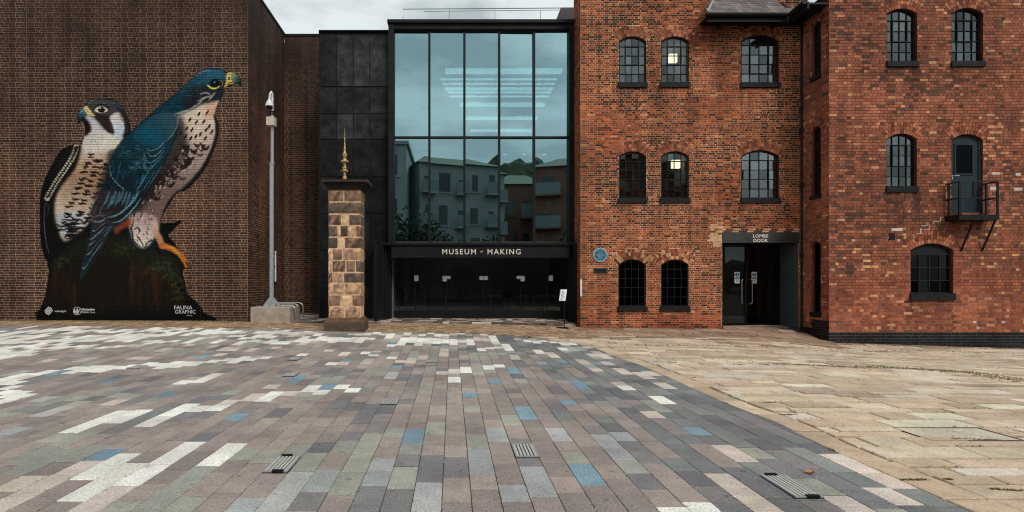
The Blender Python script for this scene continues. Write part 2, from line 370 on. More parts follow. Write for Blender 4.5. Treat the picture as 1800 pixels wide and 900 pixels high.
def build_paving():
    PW, X0 = 0.1975, -0.0687
    strokes = []
    for pts, w in STROKES: strokes.append(([Vector(gp(*p)) for p in pts], w))
    wpol = [[Vector(gp(*p)) for p in q] for q in WPOLY]
    def inpoly(p, q):
        c = False
        for a, b in zip(q, q[1:] + q[:1]):
            if (a.y > p.y) != (b.y > p.y) and p.x < (b.x - a.x) * (p.y - a.y) / (b.y - a.y) + a.x: c = not c
        return c
    pieces = []
    rr = random.Random(11)
    L0 = 0.292
    for k in range(-72, 44):
        xa = X0 + k * PW; xb = xa + PW; xm = (xa + xb) / 2
        y = 1.9 + rr.random() * 0.6
        while y < 15.2:
            l = L0 * rr.choice((1, 1, 1, 1, 1, 1.5, 1.5, 2))
            ym = y + l / 2
            if abs(xm) < 1.25 * ym + 2.5 and -14.2 < xm:
                d, q, ab = bnd(xm, ym)
                if d > -0.3:
                    poly = [Vector((xa + .002, y + .0045)), Vector((xb - .002, y + .0045)), Vector((xb - .002, y + l - .0045)), Vector((xa + .002, y + l - .0045))]
                    cut = False
                    if d < 0.4:
                        nrm = Vector((ab.y, -ab.x)).normalized()
                        p2 = clip_half(poly, q + nrm * 0.004, nrm); cut = len(p2) != 4 or area(p2) < area(poly) * .99; poly = p2
                    if len(poly) >= 3 and area(poly) > 0.006: pieces.append([poly, xm, ym, l, d, None, cut])
            y += l
    # colours
    for pc in pieces:
        xm, ym, d = pc[1], pc[2], pc[4]; p = Vector((xm, ym))
        n1 = vnoise(xm * 1.6, ym * .9, 1); n2 = vnoise(xm * 2.1 + 7, ym * 1.1, 2); r = rr.random()
        edge = sstep(2.6, 0.7, d) if xm > 1.0 else 0
        if r < edge * .92: c = rr.choice(GREYGREEN + SLATE)
        elif n1 > .72 and r < .6: c = rr.choice(SAGE)
        elif n2 > .78 and r < .5: c = rr.choice(SLATE + GREYGREEN)
        elif r > .996: c = rr.choice(BLUE)
        elif r > .985: c = rr.choice(GRANITE)
        elif r > .945: c = rr.choice(SAGE)
        elif r > .87: c = rr.choice(SLATE)
        elif ym > 9 and r > .785: c = rr.choice(PINK)
        else: c = rr.choice(MAUVE)
        if ym > 10.5 and d < 2.2 and xm < 2.5 and rr.random() < .17: c = rr.choice(WHITE)
        if ym > 7 and d < 1.2 and xm > 2 and rr.random() < .10: c = rr.choice(PINK)
        for pts, w in strokes:
            if min(seg_dist(p, a, b)[0] for a, b in zip(pts, pts[1:])) < w * 1.15 and rr.random() < .97:
                c = rr.choice(WHITE if rr.random() < .94 else PINK); break
        for q in wpol:
            if inpoly(p, q): c = rr.choice(WHITE)
        pc[5] = c
    tab = {'W': WHITE, 'P': PINK, 'B': BLUE, 'G': GRANITE, 'S': SAGE, 'L': SLATE}
    for k, px, py in SINGLES:
        x, y = gp(px, py)
        best = min(pieces, key=lambda c: max(abs(c[1] - x) / (PW / 2), abs(c[2] - y) / (c[3] / 2)))
        best[5] = rr.choice(tab[k])
    root = empty('granite_paving', (0, 8, 0), kind='structure')
    def shown(c):   # roughly how large it shows
        if abs(c[1]) > 1.05 * c[2] or c[2] < 3.1 or c[6] or c[1] < -.86 * c[2]: return 0
        return c[3] / c[2] ** 3
    pieces.sort(key=shown, reverse=True)
    cache = {}
    rest = MB()
    for i, (poly, xm, ym, l, d, c, cut) in enumerate(pieces):
        c = jit(c, .09, .015); lift = rr.uniform(-.0025, .0025)
        if i < 300:
            key = round(l / L0 * 2)
            if key not in cache:
                mb = MB(); a, b = PW / 2 - .002, l / 2 - .0045
                slab(mb, [Vector((-a, -b)), Vector((a, -b)), Vector((a, b)), Vector((-a, b))], zf=lambda x, y: 0.0)
                cache[key] = mb.mesh('paver'); cache[key].materials.append(M_paver)
            e = .05; gx = (gnd(xm + e, ym) - gnd(xm - e, ym)) / (2 * e); gy = (gnd(xm, ym + e) - gnd(xm, ym - e)) / (2 * e)
            o = obj('paver', cache[key], None); o.parent = root; o.matrix_parent_inverse = root.matrix_world.inverted()
            o.location = (xm, ym, gnd(xm, ym) + lift); o.color = (*c, 1)
            o.rotation_euler = (math.atan(gy) + rr.uniform(-.004, .004), -math.atan(gx) + rr.uniform(-.006, .006), rr.uniform(-.004, .004))
        else: slab(rest, ccw(poly), lift, .003, c)
    obj('far_pavers', rest, M_paver, root, kind='stuff')
build_paving()

# ---- sandstone flags on the right, bedded in courses, with a row of edging stones along the curve
def build_flags():
    rr = random.Random(5)
    root = empty('sandstone_paving', (8, 9, 0), kind='structure')
    PAL = [G(194,175,152), G(186,165,143), G(199,182,160), G(178,156,135), G(190,171,150), G(201,188,170), G(187,167,146), G(174,154,134)]
    NEAR = [G(146,119,101), G(156,129,108), G(138,113,97), G(164,139,117)]
    out = []
    # edging stones
    idx = range(10, len(BG) - 1)
    pts = []
    for i in idx:
        a, b = BG[i], BG[i + 1]; n = max(1, int((b - a).length / .1))
        pts += [a + (b - a) * (k / n) for k in range(n)]
    acc = 0; start = 0; target = rr.uniform(.5, .9); wid = 0.3
    def off(i, w):
        t = (pts[min(i + 2, len(pts) - 1)] - pts[max(i - 2, 0)]).normalized(); return pts[i] + Vector((-t.y, t.x)) * w
    for i in range(1, len(pts)):
        acc += (pts[i] - pts[i - 1]).length
        if acc > target:
            w = wid * rr.uniform(.9, 1.12)
            m = (start + i) // 2
            poly = [off(start, .01), off(m, .01), off(i, .01), off(i, w), off(m, w), off(start, w)]
            c = sum(poly, Vector((0, 0))) / 6
            poly = [p + (c - p).normalized() * .012 for p in poly]
            out.append((ccw(poly), jit(rr.choice((G(192,172,147), G(182,160,136), G(198,182,160), G(174,152,130))), .08)))
            start = i; acc = 0; target = rr.uniform(.5, .9)
    y = 2.4
    while y < 15.9:
        dep = rr.choice((.17, .21, .25, .30)) if y < 11 else rr.choice((.16, .2, .26, .32))
        x = -1.2 + rr.uniform(-1, 0)
        while x < 18.5:
            l = rr.choice((.4, .55, .7, .9, 1.1)) if y < 11 else rr.choice((.3, .4, .5, .8, 1.1))
            xm, ym = x + l / 2, y + dep / 2
            ok = abs(xm) < 1.3 * ym + 3 and (ym < 15.35 or 8.1 < xm < 10.5)
            ok = ok and not (xm > 10.3 and ym > 14.25)
            if ok:
                d, q, ab = bnd(xm, ym)
                if d < .25 and xm > .6:
                    g_ = .007 + rr.random() ** 2 * .010; gy_ = .008 + rr.random() ** 2 * .020
                    poly = [Vector((x + g_, y + gy_)), Vector((x + l - g_, y + gy_ + rr.uniform(-.008, .012))), Vector((x + l - g_ + rr.uniform(-.02, .02), y + dep - gy_)), Vector((x + g_ + rr.uniform(-.01, .02), y + dep - gy_ + rr.uniform(-.008, .006)))]
                    if d > -(.32 + l):
                        for cx in (x + l * .2, xm, x + l * .8):
                            d2, q2, ab2 = bnd(cx, ym); n2 = Vector((-ab2.y, ab2.x)).normalized()
                            poly = clip_half(poly, q2 + n2 * (wid + .016), n2) if len(poly) > 2 else poly
                    if len(poly) > 2 and area(poly) > .012:
                        t = sstep(12.2, 14.2, ym) if xm < 10.4 else sstep(13.6, 14.6, ym)
                        c = rr.choice(PAL) if rr.random() > t else rr.choice(NEAR)
                        out.append((ccw(poly), jit(c, .12, .03)))
            x += l
        y += dep
    def shown(o):
        c = sum(o[0], Vector((0, 0))) / len(o[0])
        return area(o[0]) / c.y ** 3 if (c.y > 3 and -.2 < c.x < 1.12 * c.y) else 0
    out.sort(key=shown, reverse=True)
    rest = MB()
    for i, (poly, c) in enumerate(out):
        lift = rr.uniform(-.012, -.002)
        if i < 300:
            mb = MB(); slab(mb, poly, lift, .007, c); obj('flagstone', mb, M_flag, root)
        else: slab(rest, poly, lift, .006, c)
    obj('far_flagstones', rest, M_flag, root, kind='stuff')
    return out
FLAGS = build_flags()

# ---- strip of bricks on edge along the left wall and across to the mill, and the apron by the entrance
def build_strip():
    rr = random.Random(9)
    root = empty('brick_edging', (-4, 14.8, .25), kind='structure')
    PAL = [W(150,120,92,1.0), W(132,104,80), W(165,132,100), W(120,96,78)]
    PAL = [G(158,130,102), G(142,114,90), G(170,142,112), G(128,104,84)]
    out = []
    s45 = math.sqrt(.5); L_, B_ = .215, .085
    for i in range(-150, 150):
        for j in range(-40, 60):
            for (a, ax) in ((0, 0),):
                bx = i * .1202; by = 13.3 + j * .2404 * s45 * 1.01
                X, Y = bx + (by - 14) * 1.0, by
                if not (-14.3 < X < 3.9 and 13.2 < Y < 16.3): continue
                d, q, ab = bnd(X, Y)
                ya = 15.3 if X < -6.2 else (15.55 if X > -1.6 else 15.2)
                if d > -.09 or Y > ya - .06: continue
                u, v = Vector((s45, s45)), Vector((-s45, s45))
                c = Vector((X, Y))
                poly = [c + u * (a1 * (L_ / 2 - .004)) + v * (b1 * (B_ / 2 - .004)) for a1, b1 in ((-1, -1), (1, -1), (1, 1), (-1, 1))]
                col = rr.choice(PAL)
                if X < -4 and Y > 14.7: col = mix(col, G(78,78,42), rr.uniform(.3, .9) * sstep(14.6, 15.3, Y))
                out.append((poly, jit(col, .16, .04)))
    out.sort(key=lambda o: -1 / (o[0][0].length) * (1 if o[0][0].x > -12 else 0))
    rest = MB()
    for i, (poly, c) in enumerate(out):
        if i < 300:
            mb = MB(); slab(mb, ccw(poly), rr.uniform(-.008, 0), .006, c); obj('brick', mb, M_flag, root)
        else: slab(rest, ccw(poly), rr.uniform(-.008, 0), .006, c)
    obj('edging_bricks', rest, M_flag, root, kind='stuff')
    root = empty('entrance_apron', (0, 16, .26), kind='structure')
    PAL = [G(120,104,94), G(150,130,116), G(96,84,78), G(205,196,184), G(172,150,132), G(84,74,70)]
    rows = []
    y = 15.2; k = 0
    while y < 19.0:
        x = -6.1 + rr.random() * .3
        while x < 3.85:
            l = rr.choice((.2, .3, .4)); xm = x + l / 2
            ya = 15.55 if xm > -1.6 else 15.2
            if y > ya - .01 and y < (17.2 if xm > -3.9 else 18.8) and bnd(xm, y)[0] < -.1:
                rows.append(([Vector((x + .003, y + .003)), Vector((x + l - .003, y + .003)), Vector((x + l - .003, y + .167)), Vector((x + .003, y + .167))], jit(rr.choice(PAL), .1)))
            x += l
        y += .17
    rows.sort(key=lambda o: o[0][0].y)
    rest = MB()
    for i, (poly, c) in enumerate(rows):
        if i < 300:
            mb = MB(); slab(mb, poly, 0, .003, c); obj('sett', mb, M_paver, root)
        else: slab(rest, poly, 0, .003, c)
    obj('far_setts', rest, M_paver, root, kind='stuff')
build_strip()
# ------------------------------------------------------------------ brick walls
class Op:
    """an opening with a segmental head: centre u, half width a, foot v0, springing vs, rise r, ring thickness t"""
    def __init__(s, u0, u1, v0, vs, top, t=0.0):
        s.uc, s.a, s.v0, s.vs, s.r, s.t = (u0 + u1) / 2, (u1 - u0) / 2, v0, vs, max(1e-4, top - vs), t
        s.R = (s.a ** 2 + s.r ** 2) / (2 * s.r); s.c = vs + s.r - s.R; s.th = math.asin(min(1, s.a / s.R)); s.top = top
    def hole(s, v):
        if s.v0 <= v < s.vs: return s.a
        if v >= s.vs and v - s.c < s.R: return math.sqrt(max(0, s.R ** 2 - (v - s.c) ** 2))
        return 0
    def ring(s, v):
        if v < s.vs or not s.t: return s.hole(v)
        y = v - s.c
        if y < s.R + s.t: return min(math.sqrt((s.R + s.t) ** 2 - y * y), math.tan(s.th) * y + .004)
        return 0
    def arc(s, u): return s.c + math.sqrt(max(0, s.R ** 2 - (u - s.uc) ** 2))
def cut(iv, holes):
    for (a, b) in holes:
        nx = []
        for (p, q) in iv:
            if b <= p or a >= q: nx.append((p, q)); continue
            if a > p: nx.append((p, a))
            if b < q: nx.append((b, q))
        iv = nx
    return iv
def lay_wall(fr, u0, u1, v0, v1, h, Lb, joint, bond, ops, colf, mortf, rr, jw=0.004, proud=0.006):
    """returns (bricks, mortar mesh). A brick is (ua, ub, va, vb, dfront, colour, full stretcher?)"""
    bricks, mort = [], MB()
    n = int(math.ceil((v1 - v0) / h))
    for j in range(n):
        va = v0 + j * h; vb = min(v1, va + h); vm = (va + vb) / 2
        hm = [(o.uc - w_, o.uc + w_) for o in ops for w_ in (max(o.hole(va + .001), o.hole(vm)),) if w_ > 0]
        hb = [(o.uc - o.ring(vm), o.uc + o.ring(vm)) for o in ops if o.ring(vm) > 0]
        for (p, q) in cut([(u0, u1)], hm):
            m = max(1, int((q - p) / .6)); 
            for k in range(m):
                a, b = p + (q - p) * k / m, p + (q - p) * (k + 1) / m
                mort.quad(fr.pt(a, va, -proud), fr.pt(b, va, -proud), fr.pt(b, vb, -proud), fr.pt(a, vb, -proud), mortf((a + b) / 2, vm))
        iv = cut([(u0, u1)], hb)
        if bond == 'english':
            seq = [Lb] if j % 2 == 0 else [Lb / 2]; pos = u0 - (0 if j % 2 == 0 else Lb / 4)
        else:
            seq = [Lb, Lb, Lb / 2] if j % 2 == 0 else [Lb, Lb / 2, Lb]; pos = u0 - Lb * (.75 if j % 2 else .3) - (j % 4) * .02
        k = 0
        while pos < u1:
            w = seq[k % len(seq)] + rr.uniform(-jw, jw); k += 1
            a0, b0 = pos, pos + w; pos += w
            for (p, q) in iv:
                a, b = max(a0, p), min(b0, q)
                if b - a < .035: continue
                full = (b - a) > Lb * .97
                bricks.append((a + joint / 2, b - joint / 2, va + joint / 2, vb - joint / 2, rr.uniform(-.002, .002), colf((a + b) / 2, vm, full), full))
    return bricks, mort
def bricks_mesh(fr, bricks, mb, proud=0.006):
    for (a, b, c, d, f, col, full) in bricks: mb.fbox(fr, a, b, c, d, -proud, f, col, back=False)
def voussoirs(mb, fr, op, colf, rr, proud=.006, rings=3, vw=.075):
    t = op.t / rings
    for k in range(rings):
        ra, rb = op.R + k * t, op.R + (k + 1) * t
        n = max(3, int(2 * op.th * (ra + t / 2) / vw))
        for i in range(n):
            a0 = -op.th + 2 * op.th * (i + .07) / n; a1 = -op.th + 2 * op.th * (i + .93) / n
            P = lambda r, a: (op.uc + r * math.sin(a), op.c + r * math.cos(a))
            pts = [P(ra + .004, a0), P(ra + .004, a1), P(rb - .006, a1), P(rb - .006, a0)]
            mb.ext(fr, pts, -proud, .004 + rr.uniform(-.002, .003), colf(op.uc, op.top, False))
def reveal(mb, fr, op, depth, col):
    """jambs and soffit of an opening"""
    n = 8
    prof = [(op.uc - op.a, op.v0), (op.uc - op.a, op.vs)]
    prof += [(op.uc + op.R * math.sin(-op.th + 2 * op.th * i / n), op.c + op.R * math.cos(-op.th + 2 * op.th * i / n)) for i in range(1, n)]
    prof += [(op.uc + op.a, op.vs), (op.uc + op.a, op.v0)]
    for (a, b) in zip(prof, prof[1:]):
        mb.quad(fr.pt(*a, .0), fr.pt(*b, .0), fr.pt(*b, -depth), fr.pt(*a, -depth), col)
def single_bricks(fr, bricks, root, count, key, name='brick', material=None, h=.06, Lb=.22, proud=.006):
    """the full stretchers that show largest become bricks of their own, sharing one mesh"""
    cand = sorted([b for b in bricks if b[6]], key=key)[:count]
    ids = set(id(b) for b in cand)
    mb = MB(); lw, hh = Lb, h
    mb.fbox(fr, -lw / 2, lw / 2, -hh / 2, hh / 2, -proud, 0, (1, 1, 1), back=False)
    o0 = fr.pt(0, 0, 0); mb.v = [tuple(Vector(v) - o0) for v in mb.v]
    me = mb.mesh(name); me.materials.append(material)
    for b in cand:
        o = obj(name, me, None); o.parent = root; o.matrix_parent_inverse = root.matrix_world.inverted()
        o.location = fr.pt((b[0] + b[1]) / 2, (b[2] + b[3]) / 2, b[4]); o.scale = (1, 1, 1); o.color = (*b[5], 1)
        o.scale = Vector(((b[1] - b[0]) / lw if abs(fr.U.x) > .5 else 1, (b[1] - b[0]) / lw if abs(fr.U.y) > .5 else 1, (b[3] - b[2]) / hh))
    return [b for b in bricks if id(b) not in ids]

# ------------------------------------------------------------------ windows
def make_window(parent, fr, op, cols, rows, sill_h, glassm, depth=.13, label=None, casement=(1, 3, 1, 3), bar=.013, head_panel=0.0, sill_out=.05, framem=None):
    mb = MB(); a = op.a - .012; R0 = op.R - .012
    c = op.c; uc = op.uc; v0 = op.v0 + sill_h; top = op.top - .012
    arc = lambda u: c + math.sqrt(max(0, R0 ** 2 - (u - uc) ** 2))
    d0, d1 = -depth, -depth + .05; fw = .026
    mb.fbox(fr, uc - a, uc - a + fw, v0, arc(uc - a), d0, d1); mb.fbox(fr, uc + a - fw, uc + a, v0, arc(uc + a), d0, d1)
    mb.fbox(fr, uc - a + fw, uc + a - fw, v0, v0 + fw, d0, d1)
    n = 10
    for i in range(n):
        ua, ub = uc - a + 2 * a * i / n, uc - a + 2 * a * (i + 1) / n
        mb.ext(fr, [(ua, arc(ua) - fw * 1.1), (ub, arc(ub) - fw * 1.1), (ub, arc(ub)), (ua, arc(ua))], d0 + .001, d1 + .001)
    us = [uc - a + 2 * a * i / cols for i in range(cols + 1)]
    vtop = top - head_panel; vs = [v0 + (vtop - v0) * i / rows for i in range(rows + 1)]
    for i in range(1, cols): mb.fbox(fr, us[i] - bar / 2, us[i] + bar / 2, v0 + fw, min(vtop, arc(us[i]) - fw) if head_panel else arc(us[i]) - fw, d0 + .004, d1 - .008)
    for j in range(1, rows): mb.fbox(fr, uc - a + fw, uc + a - fw, vs[j] - bar / 2, vs[j] + bar / 2, d0 + .006, d1 - .006)
    if casement:
        i0, i1, j0, j1 = casement
        for (p, q, r, s) in ((us[i0], us[i1], vs[j0], vs[j0]), (us[i0], us[i1], vs[j1], vs[j1])): mb.fbox(fr, p, q, r - .011, r + .011, d0 + .01, d1 + .006)
        for u in (us[i0], us[i1]): mb.fbox(fr, u - .010, u + .010, vs[j0] - .011, vs[j1] + .011, d0 + .012, d1 + .008)
    if head_panel:
        pts = [(uc - a + fw, vtop)] + [(uc + a - fw, vtop)] + [(u, arc(u) - fw) for u in (uc + a * .8, uc + a * .4, uc, uc - a * .4, uc - a * .8)]
        mb.ext(fr, pts, d0 + .003, d1 - .02)
    w = obj('window', mb, framem or M_frame, parent)
    if label: w['label'] = label
    for i in range(cols):
        for j in range(rows):
            ua, ub = us[i], us[i + 1]; va, vb = vs[j], vs[j + 1]
            if j == rows - 1 and not head_panel:
                tp = [(ub - (ub - ua) * k / 4, min(vb, arc(ub - (ub - ua) * k / 4) - .005)) for k in range(5)]
            else: tp = [(ub, vb), (ua, vb)]
            if min(t[1] for t in tp) < va + .02: tp = [(u, max(v, va + .02)) for u, v in tp]
            pb = MB(); pts = [(ua, va), (ub, va)] + tp
            pb.ext(fr, pts, d0 + .016, d0 + .021)
            o0 = fr.pt((ua + ub) / 2, (va + vb) / 2, d0 + .018)
            tx, ty = rnd.gauss(0, .008), rnd.gauss(0, .006)
            q = Euler((tx, 0, ty)).to_matrix() if abs(fr.U.x) > .5 else Euler((0, tx, ty)).to_matrix()
            pb.v = [tuple(q @ (Vector(p) - o0) + o0) for p in pb.v]
            obj('pane', pb, glassm, w)
    sb = MB(); sb.fbox(fr, uc - op.a - .03, uc + op.a + .03, op.v0 + .004, v0 - .003, -depth + .01, sill_out)
    obj('sill', sb, M_sill, w)
    return w
# ------------------------------------------------------------------ left building: brown brick block
YL = 15.4; XLC = pu(435, YL); YB = 18.8; TOPL = 10.58
def build_left():
    rr = random.Random(21)
    root = empty('brown_brick_building', (-9, 17, .3), label='windowless dark brown brick block with the falcon mural on its front', category='building')
    BR = [W(58,42,36), W(68,48,40), W(48,37,33), W(78,54,44), W(62,45,39), W(50,38,35)]
    MO = W(172,134,107)
    def colf(u, v, full):
        c = rr.choice(BR); n = vnoise(u * .35, v * .5, 3)
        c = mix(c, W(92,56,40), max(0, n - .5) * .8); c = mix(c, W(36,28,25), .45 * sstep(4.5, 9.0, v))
        return jit(c, .22, .05)
    def mortf(u, v):
        n = vnoise(u * .5, v * .6, 8)
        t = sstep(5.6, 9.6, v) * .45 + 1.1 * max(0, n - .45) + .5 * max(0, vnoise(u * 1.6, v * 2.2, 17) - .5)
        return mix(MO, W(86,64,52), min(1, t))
    h, Lb = .075, .225
    fr = front(YL); v0 = -.02
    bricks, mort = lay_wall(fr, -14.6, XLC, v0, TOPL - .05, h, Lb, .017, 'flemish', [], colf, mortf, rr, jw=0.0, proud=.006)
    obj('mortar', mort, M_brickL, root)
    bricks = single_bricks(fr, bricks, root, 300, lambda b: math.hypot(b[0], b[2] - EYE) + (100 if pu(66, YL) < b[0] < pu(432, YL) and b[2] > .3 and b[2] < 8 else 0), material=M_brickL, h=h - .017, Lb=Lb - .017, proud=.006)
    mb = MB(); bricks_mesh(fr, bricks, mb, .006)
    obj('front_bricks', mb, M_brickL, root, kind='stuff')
    # side wall facing the entrance
    frs = Fr((XLC, 0, 0), (0, 1, 0), (1, 0, 0))
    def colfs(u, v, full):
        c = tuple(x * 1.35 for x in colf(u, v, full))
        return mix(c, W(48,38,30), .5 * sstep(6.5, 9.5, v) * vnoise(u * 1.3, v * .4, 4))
    b2, m2 = lay_wall(frs, YL, YB, v0, TOPL - .05, h, Lb, .017, 'flemish', [], colfs, mortf, rr, jw=.001, proud=.006)
    mb = MB(); bricks_mesh(frs, b2, mb, .006); obj('side_bricks', mb, M_brickL, root, kind='stuff'); obj('mortar', m2, M_brickL, root)
    frb = front(YB); xb = pu(566, YB)
    def mortb(u, v): return mix(mortf(u, v), W(60,45,38), .35)
    b3, m3 = lay_wall(frb, XLC, xb, v0, TOPL - .08, h, Lb, .017, 'flemish', [], colfs, mortb, rr, jw=.001, proud=.006)
    mb = MB(); bricks_mesh(frb, b3, mb, .006); obj('rear_bricks', mb, M_brickL, root, kind='stuff'); obj('mortar', m3, M_brickL, root)
    # coping, body
    mb = MB(); c = (.05, .045, .04)
    mb.box(-14.6, XLC + .03, YL - .03, YL + .4, TOPL - .05, TOPL + .02); mb.box(XLC - .4, XLC + .031, YL + .4, YB + .3, TOPL - .05, TOPL + .021)
    mb.box(XLC + .03, xb, YB - .03, YB + .3, TOPL - .08, TOPL + .0)
    obj('coping', mb, M_dark, root)
    mb = MB(); mb.box(-24, XLC - .02, YL + .02, 30, -.3, TOPL - .3); mb.box(XLC - .02, xb, YB + .02, 30, -.3, TOPL - .3)
    obj('wall_core', mb, M_earth, root)
    for px in (47, 352):
        mb = MB(); mb.fbox(fr, pu(px, YL) - .007, pu(px, YL) + .007, v0, TOPL - .1, -.008, .0025); obj('movement_joint', mb, mat('joint_sealant', (.13, .10, .08), rough=.8), root)
    # dark movement joint line along the wall
    vj = pv(247.5, YL); mb = MB(); mb.fbox(fr, -14.6, XLC + .004, vj - .012, vj + .006, -.01, .003)
    mb.fbox(frs, YL - .004, YB, vj - .012, vj + .006, -.01, .003)
    obj('joint_strip', mb, M_dark, root)
build_left()

# ------------------------------------------------------------------ the mural: painted on the bricks
MX0, MY0, MW, MH = 64, 112, 372, 454
CV = np.zeros((MH, MW, 3)); AL = np.zeros((MH, MW), dtype=np.int32)
gx, gy = np.meshgrid(np.arange(MW) + MX0 + .5, np.arange(MH) + MY0 + .5)
def smoothpts(pts, closed=True, k=4):
    out = []; n = len(pts)
    for i in range(n if closed else n - 1):
        p0 = pts[(i - 1) % n] if closed or i > 0 else pts[i]; p1 = pts[i]; p2 = pts[(i + 1) % n]
        p3 = pts[(i + 2) % n] if closed or i + 2 < n else p2
        for j in range(k):
            t = j / k
            out.append(tuple(.5 * (2 * b + (c - a) * t + (2 * a - 5 * b + 4 * c - d) * t * t + (3 * b - a - 3 * c + d) * t ** 3) for a, b, c, d in zip(p0, p1, p2, p3)))
    if not closed: out.append(pts[-1])
    return out
def blur(m, n):
    for _ in range(2):
        for ax in (0, 1):
            acc = np.zeros_like(m)
            for s in range(-n, n + 1): acc += np.roll(m, s, ax)
            m = acc / (2 * n + 1)
    return m
def box_of(pts, pad):
    xs = [p[0] for p in pts]; ys = [p[1] for p in pts]
    x0 = max(0, int(min(xs) - MX0 - pad)); x1 = min(MW, int(max(xs) - MX0 + pad + 2)); y0 = max(0, int(min(ys) - MY0 - pad)); y1 = min(MH, int(max(ys) - MY0 + pad + 2))
    return slice(y0, max(y1, y0 + 1)), slice(x0, max(x1, x0 + 1))
def poly(pts, col, soft=1, smooth=True, alpha=1.0, region=None, grad=None):
    """col, or grad=((x0,y0,colA),(x1,y1,colB)): colour runs from A to B"""
    if smooth: pts = smoothpts(pts)
    ys, xs = box_of(pts, soft * 3 + 2); X, Y = gx[ys, xs], gy[ys, xs]
    m = np.zeros(X.shape, dtype=bool); n = len(pts)
    for i in range(n):
        (xa, ya), (xb, yb) = pts[i], pts[(i + 1) % n]
        if ya == yb: continue
        m ^= ((ya > Y) != (yb > Y)) & (X < (xb - xa) * (Y - ya) / (yb - ya) + xa)
    if region is not None: AL[ys, xs][m] = region
    f = m.astype(float)
    if soft: f = blur(f, soft)
    f = (f * alpha)[..., None]
    if grad:
        (xa, ya, ca), (xb, yb, cb) = grad
        t = ((X - xa) * (xb - xa) + (Y - ya) * (yb - ya)) / ((xb - xa) ** 2 + (yb - ya) ** 2); t = np.clip(t, 0, 1)[..., None]
        c = np.array(ca) / 255. * (1 - t) + np.array(cb) / 255. * t
    else: c = np.array(col) / 255.
    CV[ys, xs] = CV[ys, xs] * (1 - f) + c * f
def stroke(pts, w, col, alpha=1.0, taper=True, smooth=True, soft=.7):
    if smooth and len(pts) > 2: pts = smoothpts(pts, False, 4)
    ys, xs = box_of(pts, w + 3); X, Y = gx[ys, xs], gy[ys, xs]
    a = np.zeros(X.shape); n = len(pts) - 1
    for i in range(n):
        (xa, ya), (xb, yb) = pts[i], pts[i + 1]; dx, dy = xb - xa, yb - ya; l2 = dx * dx + dy * dy + 1e-6
        t = np.clip(((X - xa) * dx + (Y - ya) * dy) / l2, 0, 1); d = np.hypot(X - xa - t * dx, Y - ya - t * dy)
        s = (i + t) / n; ww = w / 2 * (1 - .75 * (2 * s - 1) ** 2 if taper else 1)
        a = np.maximum(a, np.clip((ww - d) / soft + .5, 0, 1))
    f = (a * alpha)[..., None]
    CV[ys, xs] = CV[ys, xs] * (1 - f) + np.array(col) / 255. * f
def ell(x, y, rx, ry, col, soft=0, alpha=1.0): poly([(x + rx * math.cos(k * .3927), y + ry * math.sin(k * .3927)) for k in range(16)], col, soft, False, alpha)

